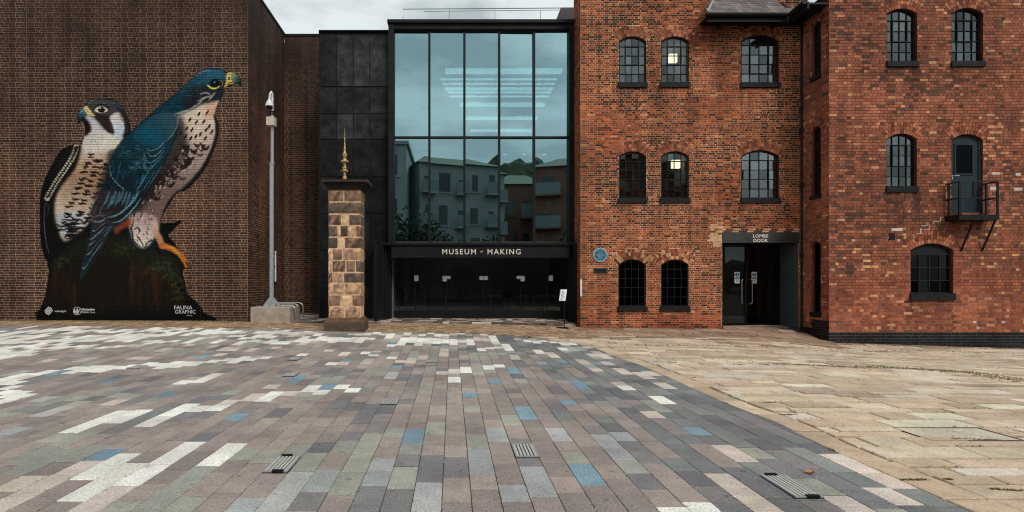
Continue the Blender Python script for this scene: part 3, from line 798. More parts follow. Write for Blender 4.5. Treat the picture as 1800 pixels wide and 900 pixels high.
def paint():
    rr = random.Random(4); U = rr.uniform
    # --- stump and shade
    poly([(70,566),(71,543),(79,520),(84,490),(86,475),(84,460),(100,440),(130,405),(180,385),(230,395),(275,395),(300,420),(325,452),(331,469),(321,475),(324,490),(327,508),(331,519),(349,534),(357,549),(362,566)], (17,17,17), 1, True, region=3)
    poly([(276,392),(300,392),(322,387),(306,402),(296,413),(290,425),(278,412)], (14,20,17), 1, False, region=3)
    for x, y0, y1, w, c in ((98,478,515,10,(62,38,24)),(112,470,520,7,(45,28,20)),(124,470,540,12,(58,30,24)),(131,490,545,5,(80,42,30)),(240,455,540,22,(62,38,30)),(232,455,530,6,(92,54,38)),(250,455,540,6,(40,26,22)),
                            (262,475,545,10,(50,34,24)),(274,455,540,11,(86,52,32)),(268,450,500,5,(96,60,36)),(285,470,540,8,(48,32,22)),(300,480,548,12,(40,26,18)),(316,515,550,10,(46,26,18)),(210,470,540,12,(30,26,24)),(180,480,545,14,(24,22,22))):
        for k in range(5): stroke([(x + U(-w, w) * .5, y0 + U(-6, 10)), (x + U(-w, w) * .6, (y0 + y1) / 2), (x + U(-w, w) * .6, y1 + U(-12, 8))], U(3, w * .8), tuple(int(q * U(.7, 1.15)) for q in c), .4, soft=2.5)
    poly([(250,480),(262,468),(272,462),(270,470),(258,482)], (120,72,45), 2, True, .8)
    poly([(88,470),(130,430),(200,410),(280,420),(320,470),(318,520),(300,548),(90,545)], (46,36,24), 8, True, .5)
    poly([(95,455),(150,420),(230,420),(300,440),(318,490),(250,470),(170,450)], (38,44,28), 8, True, .55)
    # ferns and grass
    for cx_, cy_, n, r0, c in ((100,463,16,22,(70,72,38)),(115,458,12,18,(48,58,36)),(178,410,22,26,(30,44,32)),(165,425,14,20,(42,58,36)),(130,425,12,16,(40,50,40)),(215,440,20,22,(58,64,34)),(232,430,14,18,(60,66,38)),(190,400,14,20,(26,38,32)),
                               (285,470,18,22,(60,80,52)),(300,480,20,22,(62,74,48)),(312,500,18,18,(66,70,38)),(305,520,14,18,(72,62,36)),(292,462,12,18,(36,56,44)),(270,440,14,16,(32,40,30)),(318,520,10,14,(58,60,34))):
        for k in range(int(n * 1.9)):
            a = U(-math.pi, 0) if rr.random() < .75 else U(0, math.pi); l = r0 * U(.4, 1)
            ex, ey = cx_ + math.cos(a) * l, cy_ + math.sin(a) * l * .55 + l * .15
            ox, oy = U(-13, 13), U(-9, 9); bx, by = cx_ + ox, cy_ + oy; ex = bx + (ex - cx_) * .65; ey = by + (ey - cy_) * .65
            stroke([(bx, by), ((bx + ex) / 2, (by + ey) / 2 - 2), (ex, ey + U(0, 4))], U(.9, 1.8), tuple(int(q * U(.6, 1.5)) for q in c), U(.35, .75))
    # --- left falcon
    poly([(137,218),(136,207),(141,196),(147,189),(149,185),(159.5,175),(170,171.5),(188,172.5),(202,177),(214.7,188.5),(223.5,203),(228,215),(229,230),(222,245),(212,262),(200,290),(190,320),(178,350),(165,378),(152,398),(135,415),(122,428),(110,440),(92,462),(85,462),(79,452),(73,433),(71,407),(70,371),(71,344),(78,317),(87,298),(96,281),(106,265),(120,257),(131,254),(143,256),(146,246),(149,236),(149,222),(146,213),(142,213)],
         (21,19,19), 1, True, region=1)
    poly([(73,360),(78,350),(80,380),(82,420),(90,455),(84,458),(76,440),(72,400)], (12,13,15), 1)
    poly([(96,300),(106,275),(118,263),(128,260),(120,280),(100,310),(88,330)], (30,26,27), 3, True, .8)
    poly([(145,244),(160,232),(200,235),(216,240),(210,262),(199,288),(188,322),(178,352),(163,376),(152,396),(132,414),(112,424),(104,402),(97,378),(98,352),(108,332),(122,312),(134,292),(142,266)], None, 2, True,
         grad=((160,262,(205,192,178)),(160,288,(176,148,124))))
    poly([(106,330),(122,312),(140,300),(190,300),(186,328),(176,354),(160,376),(150,394),(128,412),(112,420),(104,400),(98,376),(98,352)], None, 3, True, grad=((150,318,(158,128,104)),(128,378,(200,184,166))))
    poly([(98,380),(120,372),(150,378),(158,386),(148,398),(128,414),(112,420),(104,402)], (176,184,190), 3, True, .85)
    poly([(196,250),(214,242),(206,268),(196,296),(184,330),(172,356),(166,350),(178,318),(188,284)], (40,38,40), 3, True, .75)
    for j in range(16):                                    # bars across the breast
        y = 283 + j * 8.6; xl = 150 - (y - 283) * .42; xr = 192 - (y - 283) * .30
        n = 3
        for k in range(n):
            xa = xl + (xr - xl) * (k + U(0, .35)) / n; xb = xl + (xr - xl) * (k + U(.75, 1.15)) / n; yy = y + (k - 1) * 5 + U(-3, 3)
            stroke([(xa, yy - U(0, 3)), (xa * .7 + xb * .3, yy + U(0, 2.5)), (xa * .35 + xb * .65, yy + U(-1.5, 1.5)), (xb + 2, yy + U(0, 3))], U(3.0, 5.6), (28,20,18), U(.7, .95))
    for j in range(24): stroke([(U(108, 135), y := U(384, 418)), (U(112, 128), y + U(-2, 4)), (U(128, 150), y + U(-2, 3))], U(1.6, 3), (24,24,26), .8)
    for j in range(20): stroke([(x := U(150, 205), y := U(248, 282)), (x + U(-2, 2), y + U(4, 8))], 1.0, (150,120,100), .5)
    for x, y in ((168,281),(172,283),(160,270),(176,293)): stroke([(x - 6, y), (x, y + 2), (x + 6, y)], 4, (45,32,28), .85)
    # barred wing edge
    path = smoothpts([(134,258),(130,272),(118,292),(104,312),(92,332),(83,348)], False, 10)
    stroke(path, 10, (196,186,168), .95, taper=False, smooth=False, soft=1.5)
    for i in range(1, len(path) - 1, 2):
        (x, y) = path[i]; stroke([(x - 6, y - 3), (x - 1, y + 1), (x + 2, y - 2), (x + 6, y + 2)], 2.3, (26,20,20), .95, smooth=False)
    stroke([(82,350),(78,370),(78,400),(82,430),(87,448)], 2.2, (96,110,120), .7); stroke([(80,352),(86,366),(82,382)], 4, (70,82,92), .4)
    # head
    poly([(149,205),(160,203),(172,212),(187,230),(200,234),(216,238),(208,258),(185,266),(155,266),(144,254),(146,245),(157,234),(159,222)], None, 2, True, grad=((160,206,(186,186,192)),(180,262,(216,206,192))))
    poly([(192,206),(203,197),(213,198),(219,208),(220,226),(214,240),(202,241),(197,228)], None, 2, True, grad=((200,200,(206,196,192)),(210,238,(196,206,216))))
    poly([(211,198),(218,204),(220,216),(214,212)], (176,128,96), 2, True, .8)
    poly([(149,186),(160,175),(172,172),(188,173),(202,178),(215,190),(224,204),(227,220),(224,236),(220,222),(218,204),(211,197),(203,196),(192,203),(181,203),(166,201),(156,196),(152,190)], (72,72,73), 1)
    poly([(198,177),(214,190),(223,204),(227,222),(224,234),(219,214),(208,192)], (30,34,40), 2, True, .9)
    for k in range(30): stroke([(x := U(153, 205), y := 174 + abs(x - 178) * .22 + U(1, 12)), (x + U(3, 7), y + U(-1, 3))], 1.1, rr.choice(((124,124,122),(52,54,56),(92,98,102))), .7)
    stroke([(196,178),(208,185),(216,195)], 3, (56,92,108), .8); stroke([(152,186),(160,178),(170,174)], 2.4, (120,120,112), .7)
    poly([(164,200),(176,202),(186,203),(193,212),(198,224),(201,235),(191,233),(183,223),(172,212)], (52,40,40), 1); stroke([(190,208),(196,222),(199,233)], 5, (86,58,50), .7)
    poly([(147,214),(153,212),(158,221),(158,231),(151,238),(147,232)], (40,27,27), 2)
    poly([(166,193.5),(171,189),(178,187.2),(185,188.8),(190,193),(185,197.2),(177,198.6),(170,197)], (206,196,172), 0)
    ell(178.5,192.8,6.4,5.5,(62,46,34)); ell(178.5,192.8,5.0,4.7,(14,13,13)); ell(176.5,190,1.6,1.4,(200,205,205)); stroke([(164,192),(172,185),(184,184),(194,192)], 2.4, (26,24,26), .95)
    poly([(146,191),(150,187),(155,188),(161,197),(168,204),(160,203),(153,202),(150,196)], (228,190,140), 0); ell(154,196,1.5,1.3,(130,70,50))
    poly([(146,191),(151,197),(153,203),(147,206),(142,212),(138,218),(136,208),(139,198)], None, 0, True, grad=((147,193,(96,140,156)),(138,214,(18,22,28))))
    stroke([(141,199),(145,194)], 2, (160,190,200), .6)
    # --- right falcon
    poly([(423.4,152),(424,141),(418.5,132),(408,127.5),(399.8,127),(391.8,122.4),(381,120.3),(367,120.3),(354,125),(343.8,133),(329.6,144.7),(315,159),(297.6,174),(278,188),(265,201),(244,218.4),(230,231),(215,246.5),(204,263),(192,289.5),(187,313),(178,336),(166,358),(156,377),(163,383),(160,404),(156,427),(150,445),(144,470),(140,495),(148,484),(160,465),(175,440),(195,408),(222,396),(226,410),(232,424),(242,436),(258,438),(270,434),(284,442),(300,440),(312,446),(322,458),(330,470),(331,462),(326,452),(316,443),(300,433),(290,424),(283,405),(281,390),(297,361),(312,339),(328.6,333),(346,316),(360,298),(372,274),(381,250),(384.5,231),(383,215),(378,203),(381,188),(390,170.5),(395.5,154.5),(404,151),(412,148),(419,148)],
         (19,40,50), 1, True, region=2)
    # body front
    poly([(308,205),(330,196),(348,184),(372,178),(386,176),(380,190),(377,204),(381,222),(380,244),(370,270),(356,294),(340,312),(320,332),(304,345),(290,366),(281,392),(276,398),(250,400),(226,398),(224,388),(240,366),(258,336),(278,308),(296,276),(308,248),(314,225)], None, 2, True, grad=((350,200,(212,196,182)),(290,340,(126,104,98))))
    poly([(330,200),(350,186),(378,184),(374,204),(378,226),(374,250),(340,256),(326,244),(320,222)], None, 4, True, .8, grad=((340,190,(220,202,184)),(350,250,(206,186,172))))
    poly([(362,184),(384,176),(378,192),(374,206),(364,212),(360,200)], (196,140,100), 3, True, .45)
    stroke([(377,203),(382,222),(382,240),(376,262),(364,288),(347,312),(326,332),(310,343)], 11, (30,31,34), .85, soft=3); stroke([(312,336),(297,358),(284,388)], 6, (34,28,26), .7, soft=3)
    poly([(312,205),(322,210),(328,240),(330,262),(308,290),(285,322),(262,352),(240,378),(230,380),(255,335),(285,290),(305,250)], (36,30,30), 4, True, .75)
    for k in range(130):                                       # belly blotches
        t = rr.random(); x = 348 - 88 * t + U(-20, 22) * (1 - .45 * t); y = 252 + 100 * t + U(-10, 10)
        if rr.random() < .62: stroke([(x - U(4, 8), y - U(1, 4)), (x, y + 3), (x + U(3, 8), y - U(0, 4))], U(3, 6.5), (44,32,32), U(.5, .9), soft=1.2)
        else: stroke([(x, y), (x + U(-5, 3), y + U(4, 11))], U(2, 4.5), (206,182,172), U(.4, .8), soft=1.2)
    for x, y in ((333,211),(345,215),(337,228),(328,226),(352,236),(344,240),(335,243),(362,228),(358,214),(368,222),(372,232),(361,243),(350,200),(364,198),(326,240),(318,234)): stroke([(x + 2.5, y - 4), (x - 2, y + 4)], 3.6, (28,24,24), .95)
    # hood, nape
    poly([(397,132),(391,123),(381,121),(367,121),(354,126),(343,134),(329,146),(315,160),(298,174.5),(280,188),(268,200),(290,199),(312,202),(330,196),(346,184),(360,172),(384,172),(390,166),(396,154),(398,143)], None, 1, True, grad=((362,120,(52,98,118)),(325,190,(20,62,76))))
    poly([(336,152),(352,150),(366,150),(378,146),(394,140),(400,150),(395,160),(389,172),(374,178),(358,181),(342,190),(326,192),(320,180),(326,164)], (43,43,47), 3, True, .92)
    stroke([(345,133),(356,126),(370,123)], 2.5, (110,150,168), .7); stroke([(396,128),(398,136),(396,142)], 2, (140,160,176), .7)
    for k in range(40): stroke([(x := U(285, 350), y := 160 + (322 - x) * .62 + U(-2, 22)), (x - U(3, 8), y + U(2, 5))], 1.2, rr.choice(((40,112,128),(18,44,54),(60,120,130))), .55)
    for k in range(22): stroke([(x := U(352, 385), y := 146 - (x - 352) * .35 + U(-10, 4)), (x - U(5, 9), y + U(1, 5))], 1.1, rr.choice(((70,110,128),(30,50,62))), .5)
    for p in ([(352,166),(362,163),(372,168)],[(356,174),(366,170),(374,172)],[(366,177),(374,168),(378,162)],[(346,178),(356,174),(362,170)],[(312,198),(330,194),(346,184)],[(306,200),(320,199),(334,193)],[(340,188),(352,180),(358,172)]): stroke(p, 3.4, (178,170,162), .75, soft=1.5)
    for p in ([(358,168),(366,166)],[(372,176),(380,170)],[(364,182),(370,176)],[(330,192),(342,184)]): stroke(p, 1.6, (36,34,36), .8, smooth=False)
    ell(378,147,8,7,(24,24,27),1); stroke([(364,149),(370,154),(378,155.5),(386,152)], 3.4, (222,206,96), .98); ell(379.5,146.5,5.2,5,(16,16,18)); ell(377,144.5,1.6,1.3,(120,130,140)); stroke([(366,146),(376,140),(390,140)], 2.2, (18,22,28), .9); stroke([(386,140),(392,146),(389,154)], 1.6, (170,170,80), .7)
    poly([(397,144),(400,128),(408,128.5),(406,138),(410,145),(402,149),(395,154)], (212,188,104), 0); ell(402.5,138,1.7,2,(110,60,30))
    poly([(408,128.5),(418,132),(423.6,141),(423.4,152),(419,147),(410,145),(406,138)], None, 0, True, grad=((408,134,(150,168,140)),(423,146,(14,36,46))))
    stroke([(394,155),(402,148.5),(412,146)], 1.8, (205,180,90), .9); stroke([(396,150),(404,146),(412,144)], 1.2, (40,40,36), .8)
    # wing
    poly([(290,198),(268,203),(246,218),(230,232),(215,247),(204,264),(192,290),(187,314),(180,334),(200,340),(236,345),(262,320),(286,286),(305,245),(312,215),(308,202)], None, 1, True, grad=((270,230,(26,68,80)),(215,330,(18,44,54))))
    poly([(305,200),(289,199.6),(268,206),(250,219),(234,238),(240,249),(258,257),(278,257),(295,246),(307,231),(312.5,215)], None, 2, True, grad=((262,238,(26,84,104)),(308,210,(62,84,94))))
    poly([(256,228),(280,232),(284,248),(258,250),(244,240)], (20,92,118), 4, True, .5)
    stroke([(304,201),(311,206),(312,218),(306,232),(294,246),(280,256)], 2.2, (128,138,146), .75); stroke([(262,206),(284,200),(306,201)], 1.8, (70,100,112), .7)
    for p, w in (([(258,260),(266,265),(280,259),(288,252)],2),([(257,262),(264,274),(276,272),(290,258)],1.8),([(253,266),(258,284),(270,284),(288,266)],1.8),([(251,270),(257,294),(268,292),(286,274)],1.6),([(250,284),(258,300),(272,292)],1.4)): stroke(p, w, (128,152,160), .8)
    for k in range(26):
        x, y = U(206, 250), U(254, 296); s = U(3.5, 7)
        stroke([(x - s, y - s * .5), (x - s * .3, y + s * .5), (x + s, y - s * .2)], 1.5, rr.choice(((104,136,146),(60,96,108),(84,114,124))), .7)
    stroke([(194,288),(194,304),(202,318),(212,328),(220,334)], 1.8, (168,176,176), .75)
    for k in range(34):                                       # long coverts
        x, y = U(196, 282), U(280, 330)
        if x > 300 - (y - 250) * .55: continue
        stroke([(x, y), (x - U(1, 4), y + U(6, 12)), (x - U(4, 9), y + U(14, 24))], U(1.6, 4), rr.choice(((30,92,112),(12,34,46),(22,70,92),(60,112,128),(10,28,38))), U(.4, .75), soft=1.2)
    for p in ([(285,290),(268,318),(250,345)],[(278,304),(262,330),(246,352)],[(272,300),(256,326),(240,345)],[(262,300),(250,320),(240,336)]): stroke(p, 3, (92,138,150), .7); 
    for p in ([(282,298),(266,324),(248,348)],[(268,306),(252,330),(240,346)]): stroke(p, 2, (14,34,44), .9)
    # primaries
    poly([(180,334),(212,336),(244,344),(262,326),(270,318),(258,346),(240,366),(222,384),(205,394),(195,394),(183,388),(166,386),(157,379),(166,358)], None, 1, True, grad=((175,350,(56,48,50)),(240,360,(34,38,44))))
    for k in range(9):
        x = 188 + k * 6.2; y = 344 + U(-5, 4) + (3 if k % 2 else 0)
        stroke([(x + 4, y - 8), (x + 1, y + 4), (x - 5, y + U(12, 20))], 5, (88,128,142), .75, soft=1.5); stroke([(x + 6, y - 4), (x + 3, y + 8), (x - 4, y + 20)], 1.8, (20,30,38), .8)
    for p, w, c in (([(175,340),(163,362),(158,377),(168,381),(182,374)],1.7,(132,126,126)),([(188,350),(176,372),(180,380),(196,372)],1.5,(118,116,120)),([(187,382),(206,378),(226,362),(246,336)],3.4,(118,158,172)),([(196,391),(212,388),(232,370),(248,348)],3,(128,166,178)),([(190,386),(210,383),(230,366)],1.6,(30,40,48)),([(170,362),(165,374),(172,380)],1.3,(100,96,98))): stroke(p, w, c, .85)
    # tail
    poly([(163,384),(182,383),(199,395),(195,407),(176,439),(160,465),(148,484),(140,495),(144,470),(150,445),(156,427),(160,404)], None, 1, True, grad=((185,392,(56,54,60)),(150,480,(34,50,58))))
    for p, w in (([(163,388),(174,390),(186,384)],3),([(161,404),(168,406),(184,392)],2),([(157,420),(163,419),(186,398)],1.8),([(156,430),(164,427),(190,402)],2.2),([(151,446),(157,446),(176,424),(192,404)],2),([(145,470),(150,471),(166,446),(180,426)],2)): stroke(p, w, (138,148,158), .85)
    for p in ([(160,414),(178,400),(190,394)],[(158,436),(174,418),(192,402)],[(150,458),(166,438),(184,414)],[(146,480),(160,458),(176,434)]): stroke(p, 3, (20,22,26), .8)
    stroke([(186,410),(192,402),(196,398)], 5, (52,96,124), .7)
    # thigh, legs, foot
    poly([(226,382),(240,374),(262,376),(276,384),(279,402),(270,420),(260,432),(250,436),(238,428),(230,410)], None, 2, True, grad=((250,380,(176,152,148)),(250,430,(212,198,186))))
    for k in range(26): stroke([(x := U(230, 274), y := U(364, 404)), (x + U(-2, 2), y + U(4, 9))], U(1.5, 3), rr.choice(((92,72,74),(60,48,50),(224,206,200))), .7)
    poly([(200,402),(214,392),(228,384),(230,396),(214,404),(204,412)], (150,72,50), 2, True, .85)
    for p in ([(236,384),(232,402),(236,424),(248,434)],[(238,412),(248,424),(254,436)],[(236,404),(242,400),(246,406),(242,412)],[(254,436),(262,424),(272,424)]): stroke(p, 2.2, (30,34,30), .9)
    for k in range(10): stroke([(x := U(240, 268), y := U(404, 426)), (x + U(1, 3), y + U(2, 5))], 2, (60,50,48), .8)
    poly([(268,388),(276,394),(280,408),(288,424),(292,436),(282,436),(276,424),(270,410)], None, 1, True, grad=((270,395,(208,176,162)),(288,432,(176,116,72))))
    stroke([(272,424),(276,436),(282,446)], 7, (24,24,24), .9)
    stroke([(284,432),(300,436),(315,446),(325,458),(329,467)], 10, (176,112,52), 1, taper=False, soft=1.5); stroke([(286,434),(298,434),(308,440),(318,449)], 3, (222,160,76), .8); stroke([(296,446),(308,450),(318,462)], 6, (20,20,20), .8, soft=2)
    stroke([(326,460),(331,466),(331,471)], 4, (70,46,36), .95)
    stroke([(312,342),(300,362),(288,386)], 2.5, (22,18,18), .9)
    for k in range(10):
        y = 531 + (k % 2) * 4; x = 185 + k * 9
        stroke([(x, y), (x + 6, y)], .9, (110,104,96), .5, smooth=False)
paint()
nz = np.random.RandomState(2)
def fbm():
    acc = np.zeros((MH, MW))
    for k in (6, 12, 30, 90):
        g_ = nz.rand(k + 2, k + 2); yy = np.linspace(0, k, MH); xx = np.linspace(0, k, MW)
        i, j = yy.astype(int), xx.astype(int); fy, fx = (yy - i)[:, None], (xx - j)[None, :]
        acc += (g_[np.ix_(i, j)] * (1 - fy) * (1 - fx) + g_[np.ix_(i + 1, j)] * fy * (1 - fx) + g_[np.ix_(i, j + 1)] * (1 - fy) * fx + g_[np.ix_(i + 1, j + 1)] * fy * fx)
    return acc / 4
CV = np.clip(CV, 0, 1) ** 1.18 * 1.04
CV = np.clip(CV * (0.82 + .36 * fbm()[..., None]), 0, 1)
LIN = np.where(CV <= .04045, CV / 12.92, ((CV + .055) / 1.055) ** 2.4) / LW
LIN = np.clip(LIN, .003, .8)

def build_mural():
    fr = front(YL)
    root = empty('falcon_mural', (pu(215, YL), YL - .01, gnd(pu(215, YL), YL)), label='large mural of two falcons perched on a dark stump, painted on brown brick wall', category='mural')
    S = F / YL
    def samp(U_, V_):
        px = CX + U_ * S; py = CY - (V_ - EYE) * S
        i = np.clip((py - MY0).astype(int), 0, MH - 1); j = np.clip((px - MX0).astype(int), 0, MW - 1)
        return LIN[i, j], AL[i, j]
    parts = {1: [], 2: [], 3: []}
    def grid(u0, u1, v0, v1, nx, ny, d):
        us = np.linspace(u0, u1, nx + 1); vs = np.linspace(v0, v1, ny + 1)
        Ug, Vg = np.meshgrid(us, vs); col, _ = samp(Ug, Vg)
        uc, vc = np.meshgrid((us[1:] + us[:-1]) / 2, (vs[1:] + vs[:-1]) / 2); _, al = samp(uc, vc)
        if not al.any(): return
        P = np.stack([Ug, np.full_like(Ug, YL - d), Vg], -1).reshape(-1, 3); C = col.reshape(-1, 3)
        for r in (1, 2, 3):
            jj, ii = np.nonzero(al == r)
            if len(jj) == 0: continue
            n = nx + 1; q = np.stack([jj * n + ii, jj * n + ii + 1, (jj + 1) * n + ii + 1, (jj + 1) * n + ii], -1)
            used, inv = np.unique(q, return_inverse=True)
            parts[r].append((P[used], C[used], inv.reshape(q.shape)))
    h, Lb, jt = .075, .225, .015
    u_lo, u_hi, v_lo, v_hi = pu(MX0, YL), pu(MX0 + MW, YL), -.02, pv(MY0, YL)
    # mortar skin in strips, then every brick face
    grid(u_lo, u_hi, gnd(-10, YL) - .01, v_hi, int((u_hi - u_lo) / .022), int((v_hi) / .022), -.006 + .002)
    rr = random.Random(21)
    n = int((TOPL - .05 - v_lo) / h)
    for j in range(n):
        va = v_lo + j * h; vb = va + h
        if vb < .3 or va > v_hi: continue
        seq = [Lb, Lb, Lb / 2] if j % 2 == 0 else [Lb, Lb / 2, Lb]; pos = -14.6 - Lb * (.75 if j % 2 else .3) - (j % 4) * .02; k = 0
        while pos < u_hi:
            w = seq[k % 3]; k += 1; a, b = pos, pos + w; pos += w
            if b < u_lo: continue
            grid(a + jt / 2, b - jt / 2, va + jt / 2, vb - jt / 2, max(4, int(w / .018)), 4, .004)
    for r, nm, lb in ((1, 'painted_falcon', 'smaller dark falcon looking left, barred breast'), (2, 'painted_falcon', 'larger blue-backed falcon looking right with yellow beak base'), (3, 'painted_stump', 'dark mossy stump with ferns')):
        V, C, Q, o = [], [], [], 0
        for p, c, q in parts[r]: V.append(p); C.append(c); Q.append(q + o); o += len(p)
        V, C, Q = np.concatenate(V), np.concatenate(C), np.concatenate(Q)
        me = bpy.data.meshes.new(nm); me.from_pydata(V.tolist(), [], Q.tolist())
        a = me.attributes.new('Col', 'FLOAT_COLOR', 'POINT'); a.data.foreach_set('color', np.c_[C, np.ones(len(C))].astype(np.float32).ravel())
        ob = obj(nm, me, M_paint, root); ob['label'] = lb
    # marks at the foot of the wall
    T = mat('sign_white_paint', (.62, .60, .56), rough=.7, var=.3, scale=40)
    P = lambda px, py: (pu(px, YL), pv(py, YL))
    mb = MB(); u, v = P(86, 546.5); r0 = 7 / S
    for k in (-4.6, -1.7, 1.2, 4.2):                    # round badge of slanting bars
        o_ = k / S; hl = math.sqrt(max(0, r0 ** 2 - o_ ** 2)); c45 = math.cos(R(48)); s45 = math.sin(R(48))
        mx, my = u + o_ * s45, v - o_ * c45; w = .9 / S
        mb.ext(fr, [(mx - hl * c45 + w * s45, my - hl * s45 - w * c45), (mx + hl * c45 + w * s45, my + hl * s45 - w * c45), (mx + hl * c45 - w * s45, my + hl * s45 + w * c45), (mx - hl * c45 - w * s45, my - hl * s45 + w * c45)], .004, .009)
    obj('round_badge', mb, T, root)
    put_text('lettering', 'nationalgrid', .085, fr, *P(106.5, 547), .006, T, root, depth=.002, sx=.85)
    mb = MB(); u, v = P(136, 546.5); r0 = 7.2 / S
    for k in range(20):
        a0, a1 = 2 * math.pi * k / 20, 2 * math.pi * (k + 1) / 20
        Q = lambda r, a: (u + r * math.cos(a), v + r * math.sin(a))
        mb.ext(fr, [Q(r0 * .9, a0), Q(r0, a0), Q(r0, a1), Q(r0 * .9, a1)], .004, .008)
    for (pts) in ([(-.75, -.9), (-.3, -.3), (-.6, .5), (-.85, -.1)], [(-.2, -.85), (.25, -.6), (.1, .75), (-.2, .3)], [(.3, -.5), (.75, .45), (.45, .3), (.2, -.2)]):
        mb.ext(fr, [(u + a * r0, v + b * r0) for a, b in pts], .004, .008)
    obj('leaf_badge', mb, T, root)
    put_text('lettering', 'Derbyshire', .085, fr, *P(155.5, 544), .006, T, root, depth=.002, bold=.003)
    put_text('lettering', 'Wildlife Trust', .075, fr, *P(155.5, 549), .006, T, root, depth=.002)
    put_text('signature', 'FAUNA', .17, fr, *P(322, 541), .006, T, root, depth=.002)
    put_text('signature', 'GRAPHIC', .15, fr, *P(326, 548.5), .006, T, root, depth=.002)
    mb = MB(); 
    for a, b, y in ((310, 316, 540), (328, 338, 554.5)):
        q0, q1 = P(a, y), P(b, y + .6); mb.fbox(fr, q0[0], q1[0], q1[1], q0[1], .004, .008)
    obj('signature_strokes', mb, T, root)
build_mural()
# ------------------------------------------------------------------ museum entrance building
YM = 16.3
def build_museum():
    rr = random.Random(31)
    g0 = .262
    root = empty('museum_entrance_building', (0.4, YM, g0), label='dark metal clad entrance block with tall teal glass front between the brick buildings', category='building')
    u = lambda px, Y=YM: pu(px, Y)
    v = lambda py, Y=YM: pv(py, Y)
    fr = front(YM); x0, x1 = u(683), u(1010)
    gt, gb = v(51), v(428)                       # glazing top and bottom
    # outer frame
    mb = MB()
    mb.fbox(fr, x0, u(693), g0 + 2.0, v(38), -.5, .05); mb.fbox(fr, u(1000), x1, g0 - .2, v(38), -.5, .05)
    mb.fbox(fr, u(693), u(1000), gt, v(42), -.4, .02); mb.fbox(fr, x0 - .03, x1 + .02, v(42), v(36.5), -.5, .10)
    obj('portal_frame', mb, M_dark, root)
    # mullions, transom
    d0, d1 = -.22, -.05
    xs = [u(693), u(754.5), u(816.5), u(878), u(939.5), u(1000)]
    for x in xs[1:-1]:
        mb = MB(); mb.fbox(fr, x - .036, x + .036, gb, gt, d0, d1); obj('mullion', mb, M_frame, root)
    vt = v(240); mb = MB(); mb.fbox(fr, xs[0], xs[-1], vt - .03, vt + .03, d0 + .02, d1 - .02); obj('transom', mb, M_frame, root)
    for i in range(5):
        for (a, b) in ((gb, vt), (vt, gt)):
            pb = MB(); c = fr.pt((xs[i] + xs[i + 1]) / 2, (a + b) / 2, -.14)
            pb.fbox(fr, xs[i], xs[i + 1], a, b, -.15, -.13)
            q = Euler((rr.gauss(0, .005), 0, rr.gauss(0, .005))).to_matrix(); pb.v = [tuple(q @ (Vector(p) - c) + c) for p in pb.v]
            obj('pane', pb, M_curtain, root)
    # cladding on the left: separate panels over a dark backing
    YC = 16.55; fc = front(YC); cx = [562, 592, 621, 650, 684]; cy = [56, 61, 152, 200, 245, 310, 375, 440, 505, 566]
    mb = MB(); mb.fbox(fc, u(561, YC), x0 + .05, g0 - .2, v(55, YC), -2.3, -.02)
    mb.fbox(fc, u(561, YC), x0, v(56, YC), v(54, YC), -.1, .06); obj('cladding_backing', mb, M_dark, root)
    for i in range(4):
        for j in range(1, len(cy) - 1):
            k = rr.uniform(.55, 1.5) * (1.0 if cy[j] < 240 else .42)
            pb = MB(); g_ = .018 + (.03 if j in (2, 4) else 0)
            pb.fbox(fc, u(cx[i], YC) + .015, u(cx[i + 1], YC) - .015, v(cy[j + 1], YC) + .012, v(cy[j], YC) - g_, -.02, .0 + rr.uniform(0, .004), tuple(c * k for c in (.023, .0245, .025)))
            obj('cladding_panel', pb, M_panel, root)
    # return wall to the brick block behind
    mb = MB(); mb.box(u(561, YC) - .02, u(561, YC), YC + .02, 18.8, g0 - .2, v(55, YC)); obj('return_wall', mb, M_dark, root)
    # fascia with the name
    YF = 16.05; ff = front(YF)
    mb = MB(); mb.fbox(ff, u(688, YF), u(1001, YF), v(453, YF), v(431, YF), -.6, 0); obj('fascia', mb, M_dark, root)
    mb = MB(); mb.fbox(ff, u(656, YF), u(1008, YF), v(431, YF), v(427, YF), -.8, .06); obj('fascia_top_rail', mb, M_black, root)
    put_text('lettering', 'MUSEUM', .235, ff, u(807, YF), v(443, YF), .008, M_letter, root, spacing=1.27, bold=.002, depth=.006)
    put_text('lettering', 'OF', .07, ff, u(846.5, YF), v(442.5, YF), .008, M_letter, root, depth=.006)
    put_text('lettering', 'MAKING', .235, ff, u(886, YF), v(443, YF), .008, M_letter, root, spacing=1.27, bold=.002, depth=.006)
    # slatted side screens of the entrance
    yb = g0 - .02
    pa, pb_ = Vector((u(660, 15.55), 15.55)), Vector((u(688, 16.6), 16.6))
    mb = MB(); mb.box(pa.x - .05, pa.x + .04, pa.y - .03, pa.y + .06, yb, v(424, 15.55)); obj('entrance_post', mb, M_black, root)
    for k in range(9):
        p = pa.lerp(pb_, (k + 1) / 10); s = MB(); s.box(p.x - .012, p.x + .012, p.y - .04, p.y + .04, yb, v(430, 16.0)); obj('screen_slat', s, M_dark, root)
    mb = MB(); mb.quad((pa.x - .02, pa.y + .03, v(425, 15.55)), (pb_.x, pb_.y, v(431, 16.05)), (pb_.x, pb_.y, v(428, 16.05) + .06), (pa.x - .02, pa.y + .03, v(423, 15.55) + .05))
    mb.ext(front(15.58), [(pa.x - .05, v(424.5, 15.55)), (pa.x + .06, v(424.5, 15.55)), (pa.x + .06, v(422, 15.55)), (pa.x - .05, v(422, 15.55))], -1.0, 0); obj('screen_rail', mb, M_black, root)
    mb = MB(); mb.box(u(1001, 16.5), 3.9, 15.9, 17.0, yb, v(428, 16.05)); obj('entrance_jamb', mb, M_dark, root)
